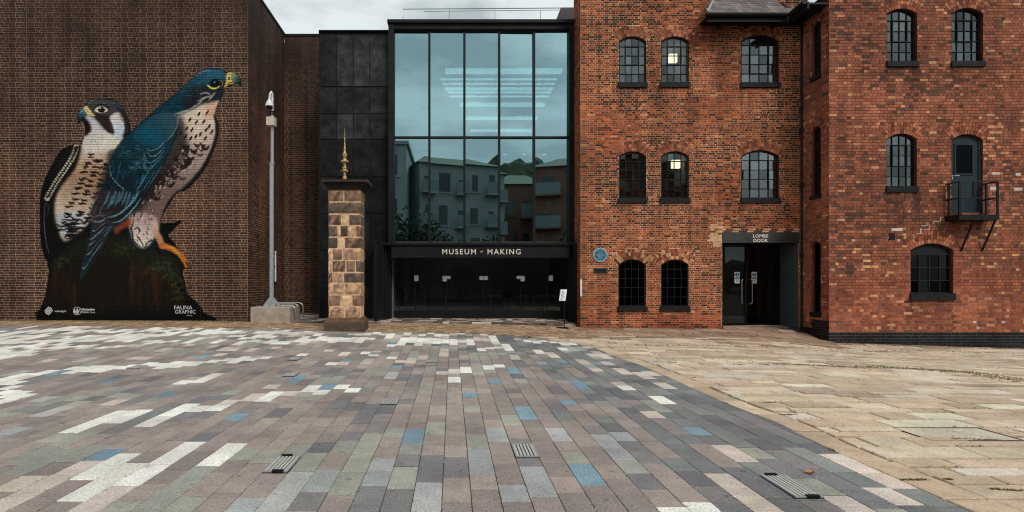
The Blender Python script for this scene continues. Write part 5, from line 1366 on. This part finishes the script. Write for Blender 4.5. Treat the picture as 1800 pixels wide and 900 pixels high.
# ------------------------------------------------------------------ things in the yard
def plaques():
    fa = front(YA); A = lambda px, py: (pu(px, YA), pv(py, YA)); S = F / YA
    u, v = A(1055, 448); n = 28
    t = empty('round_plaque', (u, YA, v), label='round blue plaque with pale rim on the mill wall beside ground floor window', category='plaque')
    ring = lambda r: [(u + r * math.cos(2 * math.pi * k / n), v + r * math.sin(2 * math.pi * k / n)) for k in range(n)]
    mb = MB(); mb.ext(fa, ring(12.6 / S), .003, .018); obj('rim', mb, mat('plaque_rim', (.38, .52, .58), rough=.5), t)
    mb = MB(); mb.ext(fa, ring(11.4 / S), .018, .021); obj('band', mb, mat('plaque_blue', (.035, .14, .21), rough=.4, var=.05), t)
    mb = MB(); mb.ext(fa, ring(10.6 / S), .021, .023); obj('inner_rim', mb, mat('plaque_inner', (.38, .52, .58), rough=.5), t)
    mb = MB(); mb.ext(fa, ring(9.8 / S), .023, .026); obj('face', mb, mat('plaque_face', (.016, .12, .20), rough=.4, var=.05), t)
    mb = MB(); P = mat('plaque_letters', (.22, .38, .46), rough=.5)
    rr = random.Random(2)
    for j, (w, h) in enumerate(((5, 1.0), (4, .8), (3.4, .8), (8, 1.3), (7.6, .9), (4.6, .8), (4, .7), (5.6, .8))):
        y = v + (6.6 - j * 1.85) / S; x = -w
        while x < w - .5:
            l = rr.uniform(.5, 1.3); mb.fbox(fa, u + x / S, u + min(w, x + l) / S, y - h / 2 / S, y + h / 2 / S, .026, .028); x += l + .35
    obj('raised_lettering', mb, P, t)
    mb = MB(); p, q = A(1043.5, 480), A(1066.5, 471.5); mb.fbox(fa, p[0], q[0], p[1], q[1], .003, .022)
    o = obj('small_plaque', mb, mat('dark_slate', (.02, .026, .026), rough=.6), label='small dark rectangular plaque below the round blue plaque', category='plaque')
    mb = MB(); mb.fbox(fa, p[0] + .02, q[0] - .02, p[1] + .015, q[1] - .015, .022, .025, (.022, .027, .027)); obj('face', mb, M_panel, o)
plaques()

def pillar():
    rr = random.Random(77)
    X, Y0 = gp(606, 583); z0 = gnd(X, Y0)
    Yf = Y0 + .10; S = F / Yf; g = front(Yf)
    t = empty('stone_gate_pillar', (X, Yf + .3, z0), label='weathered square stone gate pillar with dark cap and gilded spike', category='pillar')
    xl, xr = pu(577, Yf), pu(634.5, Yf); dep = .55
    v = lambda py: pv(py, Yf)
    mb = MB(); mb.box(xl + .012, xr - .012, Yf + .012, Yf + dep - .012, z0, v(333), W(206,170,136)); obj('mortar_core', mb, M_stone, t)
    DK, BR, TN, PL, GR = W(80,67,58), W(146,113,90), W(194,154,122), W(216,182,146), W(116,96,82)
    rows = [(334.5,353.5,[(577,603,BR,DK),(605.5,634.5,GR,BR)]),(356,375,[(577,634.5,GR,DK)]),(378,395,[(577,599,DK,BR),(601,612,PL,TN),(614,634.5,DK,GR)]),(397.5,415.5,[(578,593,DK,GR),(594.5,598,TN,PL),(599,611,DK,DK),(612.5,625,TN,PL),(626.5,634.5,DK,BR)]),
            (418,436,[(577,593,DK,DK),(595,604,PL,PL),(606.5,634.5,DK,BR)]),(438.5,456.5,[(577,584,TN,PL),(585.5,601,GR,BR),(603,634.5,TN,BR)]),(459,477.5,[(577,583,TN,PL),(584.5,607,DK,BR),(609,624,BR,GR),(626,634.5,DK,GR)]),
            (480.5,496.5,[(577,584,BR,DK),(585,603,TN,BR),(604.5,634.5,GR,DK)]),(499.5,517,[(577,584,TN,BR),(585.5,604,TN,BR),(606.5,634.5,BR,TN)]),(519.5,537.5,[(577,598,GR,BR),(599.5,618,PL,TN),(619.5,634.5,BR,GR)]),(540,557,[(578,604,TN,GR),(606.5,633,TN,GR)])]
    def stone(x0, x1, y0, y1, z_0, z_1, ca, cb, b=.02):
        """rough rounded block, two tones"""
        m = MB(); nx, nz = 6, 4
        w, h = x1 - x0, z_1 - z_0
        def pt(i, j, yy, ins):
            a, c = i / nx, j / nz
            px_ = x0 + ins + (w - 2 * ins) * a; pz = z_0 + ins + (h - 2 * ins) * c
            return (px_ + rr.uniform(-.004, .004), yy + rr.uniform(-.006, .006), pz + rr.uniform(-.004, .004))
        k = rr.random() * 6
        for j in range(nz + 1):
            for i in range(nx + 1):
                e = i in (0, nx) or j in (0, nz)
                m.v.append(pt(i, j, y0 + (b if e else 0), .0 if e else .0)); t_ = vnoise(i * .9 + k * 7, j * .8 + k, 3); m.c.append(jit(mix(ca, cb, sstep(.3, .7, t_)), .1))
        for j in range(nz):
            for i in range(nx): q = j * (nx + 1) + i; m.f.append((q, q + 1, q + nx + 2, q + nx + 1))
        m.box(x0 + .003, x1 - .003, y0 + b, y1, z_0 + .003, z_1 - .003, mix(ca, cb, .4))
        return m
    for (ya, yb, st) in rows:
        for (a, b, ca, cb) in st:
            obj('stone', stone(pu(a, Yf), pu(b, Yf), Yf - .012, Yf + dep + .01, v(yb), v(ya), ca, cb), M_stone, t)
    bk = W(80,67,58)
    mb = MB()
    def frus(x0, x1, y0, y1, za, X0_, X1_, Y0_, Y1_, zb, c):
        mb.add([(x0, y0, za), (x1, y0, za), (x1, y1, za), (x0, y1, za), (X0_, Y0_, zb), (X1_, Y0_, zb), (X1_, Y1_, zb), (X0_, Y1_, zb)], [(0, 1, 5, 4), (1, 2, 6, 5), (2, 3, 7, 6), (3, 0, 4, 7), (4, 5, 6, 7), (3, 2, 1, 0)], c)
    bx0, bx1 = pu(570, Yf), pu(641, Yf)
    frus(bx0, bx1, Yf - .10, Yf + dep + .1, z0 - .08, bx0 + .01, bx1 - .01, Yf - .09, Yf + dep + .09, v(566), bk)
    frus(bx0 + .01, bx1 - .01, Yf - .09, Yf + dep + .09, v(566), xl - .02, xr + .02, Yf - .03, Yf + dep + .03, v(558), W(96,72,54))
    obj('plinth', mb, M_stone, t)
    mb = MB(); c0, c1 = pu(567, Yf), pu(648, Yf); e = .14
    frus(xl - .02, xr + .02, Yf - .02, Yf + dep + .02, v(333.5), c0 + .05, c1 - .05, Yf - e + .04, Yf + dep + e - .04, v(321), W(30,26,24))
    frus(c0, c1, Yf - e, Yf + dep + e, v(321), c0 - .01, c1 + .01, Yf - e - .01, Yf + dep + e + .01, v(317.5), W(70,60,52))
    frus(c0 + .02, c1 - .02, Yf - e + .02, Yf + dep + e - .02, v(317.5), X - .1, X + .1, Yf + dep / 2 - .1, Yf + dep / 2 + .1, v(316), W(60,52,46))
    obj('cap', mb, M_stone, t)
    yc = Yf + dep / 2; Sc = F / yc; z = lambda py: pv(py, yc); xc = pu(606, yc)
    mb = MB(); prof = [(315,.075),(311,.07),(309,.045),(303,.05),(300,.085),(297,.06),(292,.045),(288,.05),(286,.09),(283,.095),(279,.05),(274,.075),(270,.06),(265,.035),(261,.045),(258,.028),(254,.03),(250,.018),(247,.024),(242,.012),(235,.008),(225,.004)]
    mb.lathe((xc, yc, 0), [(r * .72, z(p)) for p, r in prof], 10); fi = obj('gilded_spike', mb, M_gold, t)
    mb = MB()
    for py, r, s in ((284, .10, .03), (301, .09, .026), (296, .075, .02), (272, .075, .02)):
        for k in range(6):
            a = k * math.pi / 3 + py; c = (xc + r * .75 * math.cos(a), yc + r * .75 * math.sin(a), z(py)); mb.lathe(c, [(.001, -s), (s * .8, -s * .5), (s, 0), (s * .7, s * .6), (.001, s * 1.3)], 6)
    obj('crockets', mb, M_gold, fi)
pillar()

def mast():
    X, Y = gp(479, 567.5); z0 = gnd(X, Y); Yf = Y + .02; v = lambda py: pv(py, Yf)
    x0, x1 = pu(440.5, Yf), pu(510, Yf); Yc = Yf + .45; xc = pu(478, Yf + .3)
    t = empty('camera_mast', (xc, Yc, z0), label='tall grey steel mast carrying a white dome camera, set in a concrete block', category='mast')
    zt = v(540); mb = MB(); b = .015
    mb.box(x0, x1, Yf, Yf + .9, z0 - .08, zt - b); mb.add([(x0, Yf, zt - b), (x1, Yf, zt - b), (x1, Yf + .9, zt - b), (x0, Yf + .9, zt - b), (x0 + b, Yf + b, zt), (x1 - b, Yf + b, zt), (x1 - b, Yf + .9 - b, zt), (x0 + b, Yf + .9 - b, zt)], [(4, 5, 6, 7), (0, 1, 5, 4), (1, 2, 6, 5), (2, 3, 7, 6), (3, 0, 4, 7)])
    obj('concrete_block', mb, M_conc, t)
    S = F / Yc; xc = pu(477.5, Yc); w = lambda py: pv(py, Yc)
    mb = MB(); mb.tube([(xc, Yc, zt), (xc, Yc, w(287))], .062, 12); mb.tube([(xc + .015, Yc, w(287)), (xc + .022, Yc, w(180))], .047, 12); mb.tube([(xc + .01, Yc, w(288.5)), (xc + .01, Yc, w(285.5))], .075, 12); obj('pole', mb, M_galv, t, smooth=False)
    for a in range(4):
        d = Vector((math.cos(a * math.pi / 2), math.sin(a * math.pi / 2), 0)); n = Vector((-d.y, d.x, 0)) * .012; c = Vector((xc, Yc, zt)); m = MB()
        p = [c + d * .05 + n, c + d * .24 + n, c + d * .24 + n + Z * .05, c + d * .05 + n + Z * .30]; q = [x - 2 * n for x in p]
        m.add(p + q, [(0, 1, 2, 3), (7, 6, 5, 4), (0, 4, 5, 1), (1, 5, 6, 2), (2, 6, 7, 3)]); obj('base_fin', m, M_galv, t)
    m = MB(); m.box(xc - .035, xc + .035, Yc - .068, Yc - .05, zt + .55, zt + 1.0); obj('access_hatch', m, M_galv, t)
    for a in (-1, 1):
        for b_ in (-1, 1): m = MB(); m.tube([(xc + a * .2, Yc + b_ * .2, zt + .01), (xc + a * .2, Yc + b_ * .2, zt + .06)], .022, 6); obj('bolt', m, M_dark, t)
    m = MB(); m.box(xc - .25, xc + .25, Yc - .25, Yc + .25, zt, zt + .02); obj('base_plate', m, M_galv, t)
    m = MB(); m.box(xc - .115, xc + .125, Yc - .14, Yc + .06, w(222), w(207.5)); obj('junction_box', m, mat('cream_box', (.60, .52, .40), rough=.6, var=.05), t)
    m = MB(); m.box(xc - .03, xc + .1, Yc - .06, Yc + .06, w(202), w(200.5)); m.box(xc - .06, xc + .11, Yc - .07, Yc + .07, w(198), w(196.5)); obj('clamp', m, M_black, t)
    cx_ = pu(476, Yc) ; yy = Yc - .12
    m = MB(); m.tube([(xc + .02, Yc, w(197)), (xc + .02, Yc, w(172)), (xc + .03, Yc - .03, w(165)), (xc + .02, Yc - .07, w(163)), (cx_ + .02, yy, w(168)), (cx_, yy, w(180))], .032, 8); obj('goose_neck', m, M_white, t)
    m = MB(); m.lathe((cx_, yy, 0), [(.03, w(177)), (.06, w(180)), (.10, w(184)), (.115, w(189)), (.10, w(189.6))][::-1], 14); cm = obj('dome_camera', m, M_white, t)
    m = MB(); m.lathe((cx_, yy, 0), [(.088, w(189.4)), (.085, w(191)), (.06, w(193.5)), (.02, w(194.8))][::-1], 14); obj('dome_lens', m, M_black, cm)
    m = MB(); x = pu(484, Yc + .1); m.box(x - .018, x + .018, Yc + .1, Yc + .13, w(495), w(441)); obj('white_conduit', m, M_white, t)
    m = MB(); m.box(x - .03, x + .03, Yc + .08, Yc + .13, w(503), w(495)); m.box(xc, x, Yc + .1, Yc + .12, w(470), w(468)); m.box(xc, x, Yc + .1, Yc + .12, w(447), w(445)); obj('conduit_clip', m, M_black, t)
    return Yf, x1
MF, MX1 = mast()
for k in range(3):
    y = MF + .35 + k * .55; z = gnd(-4.6, y); xr_ = pu((519, 525.5, 532.5)[k], y); xl_ = xr_ - .95; zt = pv((537, 534.5, 532)[k], y)
    m = MB(); r = .14
    path = [(xl_, y, z - .05), (xl_, y, zt - r)] + [(xl_ + r - r * math.cos(a * math.pi / 8), y, zt - r + r * math.sin(a * math.pi / 8)) for a in range(1, 5)] + [(xr_ - r + r * math.sin(a * math.pi / 8), y, zt - r + r * math.cos(a * math.pi / 8)) for a in range(0, 5)] + [(xr_, y, z - .05)]
    o = obj('cycle_stand', (m.tube(path, .022, 8) or m), M_steel, smooth=True, label=('front', 'middle', 'rear')[k] + ' of three steel hoop cycle stands behind the concrete block', category='cycle stand', group='hoop cycle stands')
    m = MB()
    for xx in (xl_, xr_): m.tube([(xx, y, z - .01), (xx, y, z + .012)], .05, 10)
    obj('foot_plate', m, M_steel, o)

def sign_stand():
    X, Y = gp(990, 576.5); z0 = gnd(X, Y); S = F / Y; v = lambda py: pv(py, Y)
    t = empty('sign_stand', (X, Y, z0), label='slim black stand with a tilted white notice by the museum doors', category='sign')
    m = MB(); m.box(X - .16, X + .14, Y - .1, Y + .12, z0 - .01, z0 + .018); obj('base', m, M_black, t)
    m = MB(); m.tube([(X + .03, Y, z0), (X + .03, Y, v(527))], .018, 8); obj('post', m, M_black, t)
    xa, xb = pu(980.5, Y), pu(991.5, Y); sh = pu(998, Y) - xb; za, zb = v(528), v(509)
    def pl(m, o, e, d=0.0):
        p = [(xa - e, Y - .16 - o, za - e * .8), (xb + e, Y - .16 - o, za - e * .8), (xb + sh + e, Y + .12 - o, zb + e * .8), (xa + sh - e, Y + .12 - o, zb + e * .8)]
        q = [(x, y + .012, z - .012) for x, y, z in p]
        m.add(p + q, [(0, 1, 2, 3), (7, 6, 5, 4), (0, 4, 5, 1), (1, 5, 6, 2), (2, 6, 7, 3), (3, 7, 4, 0)])
    m = MB(); pl(m, 0, .016); bd = obj('board', m, M_black, t)
    m = MB(); pl(m, .016, 0); obj('white_notice', m, M_white, bd)
    m = MB()
    for k in range(7):
        a = (k + 1) / 8.5; x = xa + .025 + sh * a; m.fbox(Fr((0, Y - .18 - .016 + .28 * a, 0), (1, 0, 0), (0, -1, 0)), x, x + (xb - xa) * (.62 if k % 3 else .4), za + (zb - za) * a, za + (zb - za) * a + .008, -.01, .006)
    obj('print', m, mat('grey_print', (.35, .38, .42), var=0), bd)
sign_stand()

# slotted steel covers let into the paving
def covers():
    data = [(500,817,.36,'large slotted steel cover left of centre in the near paving'),(920,793,.35,'large slotted steel cover near the middle of the paving'),(1387,856,.40,'large slotted steel cover at lower right beside the flagstones'),
            (686,707,.26,'small pale steel cover below left of the blue and white pavers'),(760,636,.24,'small steel cover in mid yard in line with glass front'),(512,631,.3,'small steel cover in mid yard left of the pillar line'),(508,659,.3,'small steel cover in left mid paving among sage pavers'),(667,621,.24,'small steel cover in far paving just right of pillar'),(235,646,.3,'thin framed steel cover at far left by white band')]
    for px, py, l, lab in data:
        X, Y = gp(px, py); z = gnd(X, Y) + .004; k = round((X + .0687) / .1975 - .5); X = -.0687 + (k + .5) * .1975
        t = empty('slotted_cover', (X, Y, z), label=lab, category='drain cover', group='slotted covers in the paving')
        w = .19; m = MB()
        m.box(X - w / 2, X + w / 2, Y - l / 2, Y + l / 2, z - .03, z + .002); obj('tray', m, M_black, t)
        m = MB()
        for s in (-1, 1): m.box(X + s * (w / 2 - .006) - .006, X + s * (w / 2 - .006) + .006, Y - l / 2, Y + l / 2, z + .0, z + .012)
        for s in (-1, 1): m.box(X - w / 2 + .012, X + w / 2 - .012, Y + s * (l / 2 - .006) - .006, Y + s * (l / 2 - .006) + .006, z, z + .0115)
        obj('rim', m, M_galv, t)
        n = 6
        for i in range(n):
            xx = X - w / 2 + .022 + (w - .044) * i / (n - 1); m = MB(); m.box(xx - .0095, xx + .0095, Y - l / 2 + .02, Y + l / 2 - .02, z + .002, z + .010); obj('slat', m, M_cover, t)
        if l > .35:
            for s in (-1, 1):
                m = MB(); m.box(X - .04 - s * .02, X + .045 - s * .02, Y + s * (l / 2 - .005) - .014, Y + s * (l / 2 - .005) + .014, z + .004, z + .02); obj('lifting_lug', m, M_black, t)
M_cover = mat('pale_metal_slat', (.46, .45, .41), rough=.6, var=.12, scale=30)
covers()

# round-edged cover in the flags, fallen leaf, moss
def bits():
    rr = random.Random(8)
    X, Y = gp(1680, 762); z = gnd(X, Y)
    t = empty('access_cover', (X, Y, z), label='stone filled access cover sunk in the sandstone flags at right', category='manhole cover')
    m = MB()
    poly_ = [Vector((X - .42, Y - .2)), Vector((X + .42, Y - .2)), Vector((X + .42, Y + .2)), Vector((X - .42, Y + .2))]
    slab(m, poly_, -.004, .006, G(184,172,156)); obj('stone_infill', m, M_flag, t)
    m = MB()
    for a, b, c, d in ((-.43, .43, -.212, -.203), (-.43, .43, .203, .212), (-.43, -.423, -.203, .203), (.423, .43, -.203, .203)): m.box(X + a, X + b, Y + c, Y + d, z - .04, z + .0)
    obj('iron_frame', m, mat('rusty_iron', (.12, .09, .07), rough=.85, var=.4, scale=20), t)
    X, Y = gp(1424, 833); z = gnd(X, Y); m = MB(); n = 9
    pts = [(X + .05 * math.cos(k * 6.283 / n) * rr.uniform(.6, 1), Y + .035 * math.sin(k * 6.283 / n) * rr.uniform(.6, 1), z + .012 + rr.uniform(0, .022)) for k in range(n)]
    pb = [(a, b, c - .003) for a, b, c in pts]
    m.add(pts + [(X, Y, z + .012)] + pb + [(X, Y, z + .009)], [(i, (i + 1) % n, n) for i in range(n)] + [((i + 1) % n + n + 1, i + n + 1, 2 * n + 1) for i in range(n)] + [(i, i + n + 1, (i + 1) % n + n + 1, (i + 1) % n) for i in range(n)])
    o = obj('fallen_leaf', m, mat('dry_leaf', (.42, .20, .09), rough=.8, var=.2, scale=40), label='dry orange brown leaf lying on grey pavers near the lower right cover', category='leaf')
    m2 = MB(); m2.tube([(X + .03, Y, z + .018), (X + .075, Y + .01, z + .022)], .002, 5); obj('stalk', m2, o.data.materials[0], o)
    # moss and small grass in the joints of the flags
    m = MB()
    def tuft(x, y, s, col):
        zz = gnd(x, y) - .006
        for k in range(5):
            a = rr.uniform(0, 6.28); l = s * rr.uniform(.5, 1.2); h = s * rr.uniform(.3, .9); w = s * .25
            dx, dy = math.cos(a) * l, math.sin(a) * l * .5
            m.add([(x - w * math.sin(a), y + w * math.cos(a), zz), (x + w * math.sin(a), y - w * math.cos(a), zz), (x + dx, y + dy, zz + h)], [(0, 1, 2)], jit(col, .3, .1))
    GR = [G(128,120,74), G(112,108,64), G(146,132,90), G(100,94,58)]
    def along(pts, n, s, spread):
        P = [Vector(gp(*p)) for p in pts]
        for k in range(n):
            t_ = rr.random() * (len(P) - 1); i = min(int(t_), len(P) - 2); p = P[i].lerp(P[i + 1], t_ - i)
            tuft(p.x + rr.gauss(0, spread), p.y + rr.gauss(0, spread * .5), s * rr.uniform(.5, 1.3), rr.choice(GR))
    along([(1490,645),(1560,645),(1640,650),(1720,655),(1800,672)], 1300, .02, .16); along([(1585,842),(1630,842)], 110, .014, .010); along([(1660,841),(1672,842)], 40, .014, .01)
    along([(1280,640),(1400,640),(1490,645)], 250, .024, .05); along([(1100,606),(1240,608),(1420,612),(1600,615),(1800,622)], 450, .026, .10); along([(1480,602),(1600,608),(1800,614)], 350, .026, .03)
    along([(1040,611),(1120,612)], 60, .02, .03); along([(1450,785),(1470,795)], 50, .018, .012); along([(1150,636),(1190,637)], 60, .018, .02); along([(1470,615),(1560,618)], 120, .022, .05); along([(1740,858),(1800,862)], 60, .016, .01); along([(1670,770),(1760,773)], 90, .015, .012)
    along([(1340,707),(1362,707)], 50, .016, .01); along([(1370,728),(1392,728)], 40, .016, .01); along([(1384,716),(1400,728)], 30, .014, .008)
    for poly_, c in FLAGS:                                  # scattered growth in other joints
        if rr.random() < .45:
            p = poly_[0]
            if 4 < p.y < 15 and -.2 < p.x < 1.15 * p.y:
                q = poly_[1]
                for k in range(rr.randint(2, 9)):
                    w = p.lerp(q, rr.random()); tuft(w.x, w.y - .006, rr.uniform(.008, .016), rr.choice(GR + [G(70,60,40)] * 2))
    along([(0,563),(150,563.5),(300,564),(430,566)], 900, .025, .05)
    obj('moss', m, mat('moss', attr=True, rough=.9, var=.2, scale=30), kind='stuff', label='moss and short grass growing in the paving joints', category='moss')
bits()
def litter():
    rr = random.Random(19); m = MB(); cols = [G(120,84,58), G(150,120,92), G(186,172,150), G(84,66,52)]
    for k in range(1500):
        y = 3.0 + 6 * rr.random() ** 1.5; x = rr.uniform(-.9, .8) * y
        x = -.0687 + round((x + .0687) / .1975) * .1975 + rr.gauss(0, .006)
        if bnd(x, y)[0] < .05: continue
        s = rr.uniform(.003, .008); z = gnd(x, y) + .001; a = rr.uniform(0, 6.28); c, d = math.cos(a) * s, math.sin(a) * s
        m.add([(x - c, y - d * 1.5, z), (x + d * .5, y - c * .5, z + s * .3), (x + c, y + d * 1.5, z + s * .2), (x - d * .5, y + c * .5, z + s * .6)], [(0, 1, 2), (0, 2, 3), (0, 3, 1), (1, 3, 2)], jit(rr.choice(cols), .2))
    obj('joint_litter', m, M_flag, kind='stuff', label='grit and leaf scraps caught in the paving joints', category='litter')
litter()

# ------------------------------------------------------------------ what stands behind the camera and shows in the glass
def behind():
    rr = random.Random(13)
    M_ren = mat('pale_render', (.30, .31, .31), rough=.9, var=.1, scale=.5); M_rf = mat('green_roof', (.10, .13, .09), rough=.8); M_red = mat('red_brick', (.22, .09, .06), rough=.9, var=.2, scale=3)
    M_win = mat('dark_glazing', (.02, .03, .035), rough=.15)
    def block(name, lab, x0, x1, y, dep, h, m, floors, cols, roof, rot=0):
        t = empty(name, ((x0 + x1) / 2, y, 0), label=lab, category='building')
        b = MB(); b.box(x0, x1, y - dep, y, -.1, h); obj('wall', b, m, t)
        fr = Fr((0, y, 0), (-1, 0, 0), (0, 1, 0)); w = (x1 - x0) / cols; fh = h / floors
        for i in range(cols):
            for j in range(floors):
                xc = -(x0 + (i + .5) * w); zc = (j + .5) * fh
                wl, wr, wt = rr.uniform(.12, .38), rr.uniform(.12, .38), rr.uniform(.05, .34); p = MB(); p.fbox(fr, xc - w * wl, xc + w * wr, zc - fh * .3, zc + fh * wt, .0, .02); wn_ = obj('window', p, M_win, t)
                p = MB(); p.fbox(fr, xc - w * .30, xc + w * .30, zc - fh * .36, zc - fh * .31, .0, .1); obj('sill', p, m, wn_)
                if roof and i % 2 == 0 and j > 0:
                    p = MB(); p.fbox(fr, xc - w * .45, xc + w * .45, zc - fh * .42, zc - fh * .37, .0, .9); bl = obj('balcony', p, m, t)
                    p = MB(); p.fbox(fr, xc - w * .45, xc + w * .45, zc - fh * .37, zc - fh * .02, .85, .88); obj('balustrade', p, M_rail, bl)
        r = MB()
        if roof:
            xm = (x0 + x1) / 2; r.add([(x0 - .4, y + .4, h), (x1 + .4, y + .4, h), (x1 + .4, y - dep - .4, h), (x0 - .4, y - dep - .4, h), (x0 + 2, y - dep / 2, h + 1.9), (x1 - 2, y - dep / 2, h + 1.9)], [(0, 1, 5, 4), (1, 2, 5), (2, 3, 4, 5), (3, 0, 4), (3, 2, 1, 0)])
        else: r.box(x0 - .2, x1 + .2, y - dep - .2, y + .2, h, h + .3)
        obj('roof', r, M_rf if roof else m, t); t.rotation_euler.z = R(rot)
    M_rail = mat('balcony_rail', (.16, .2, .2), rough=.4)
    block('apartment_block', 'pale rendered apartment block with balconies, mirrored in the museum glass', -3.2, 5.2, -15, 10, 12.2, M_ren, 4, 5, True, -20)
    block('white_office_block', 'plain pale block left of the balconied one, mirrored in the glass', -11.5, -4.0, -12, 10, 13.4, M_ren, 4, 3, False)
    block('brick_warehouse', 'dark red brick warehouse mirrored at the right of the glass', 7.5, 24, -14, 10, 12.4, M_red, 4, 6, True, 16)
    block('brick_terrace', 'low red brick terrace far to the left, mirrored only in side windows', -34, -14, -16, 9, 8.5, M_red, 3, 8, True)
    block('domed_hall', 'low hall with green roof between the mirrored blocks', 4.2, 10.5, -24, 8, 12.8, M_red, 3, 4, True)
    hb = MB(); nx, ny = 110, 40
    for j in range(ny + 1):
        for i in range(nx + 1):
            x = -45 + 100 * i / nx; y = -75 + 40 * j / ny
            z = 19.5 * math.exp(-((x - 12) / 21) ** 2 - ((y + 55) / 13) ** 2) + 17 * math.exp(-((x + 24) / 16) ** 2 - ((y + 58) / 12) ** 2) + 4.5 * vnoise(x * .35, y * .35, 71) + 2.2 * vnoise(x * 1.1, y * 1.1, 72) - 1.5
            hb.v.append((x, y, z)); hb.c.append(jit((.05, .065, .03), .3))
    for j in range(ny):
        for i in range(nx): q = j * (nx + 1) + i; hb.f.append((q, q + 1, q + nx + 2, q + nx + 1))
    obj('hill', hb, mat('wooded_slope', attr=True, rough=.9, var=.4, scale=.8), kind='structure')
    M_leaf = mat('leaves', attr=True, rough=.8, var=.2, scale=4); M_bark = mat('bark', (.05, .04, .03), rough=.9)
    for x, y, h, lab in ((-4.3, -7, 7.6, 'left dark leafy tree mirrored low in the glass'), (-2.0, -8, 6.4, 'smaller dark tree mirrored low in the glass, left of centre'), (3.6, -8, 5.0, 'low bushy tree mirrored at foot of the glass'), (9.0, -7.5, 5.4, 'broad tree mirrored toward the mill windows'), (-9.0, -7, 5.0, 'broad tree far left behind the yard'), (14, -7.5, 5.0, 'tree far right behind the yard'), (6.2, -8.5, 4.2, 'rounded tree mirrored at right of the entrance glass'), (0.8, -9, 3.2, 'low tree mirrored in the middle of the entrance glass')):
        t = empty('tree', (x, y, 0), label=lab, category='tree', group='trees behind the yard')
        b = MB(); b.tube([(x, y, -.1), (x + .05, y, h * .3), (x - .05, y + .05, h * .7)], [.16, .11, .04], 7)
        for k in range(5): a = k * 1.26; b.tube([(x, y, h * .3 + k * .12), (x + math.cos(a) * h * .2, y + math.sin(a) * h * .2, h * .6)], [.06, .02], 5)
        obj('trunk', b, M_bark, t)
        c = MB()
        for k in range(1500):
            a, e = rr.uniform(0, 6.28), rr.uniform(-1, 1); q = rr.random() ** .4 * (1 + .25 * math.sin(a * 3 + x) + .15 * math.sin(e * 5)); s = math.sqrt(1 - e * e)
            p = Vector((x + math.cos(a) * s * q * h * .36, y + math.sin(a) * s * q * h * .36, h * .58 + e * q * h * .42)); d1 = Vector((rr.gauss(0, 1), rr.gauss(0, 1), rr.gauss(0, 1))).normalized() * .14; d2 = d1.orthogonal().normalized() * .09
            c.quad(p - d1, p + d2, p + d1, p - d2, jit((.035, .055, .02), .5, .2))
        obj('crown', c, M_leaf, t)
behind()
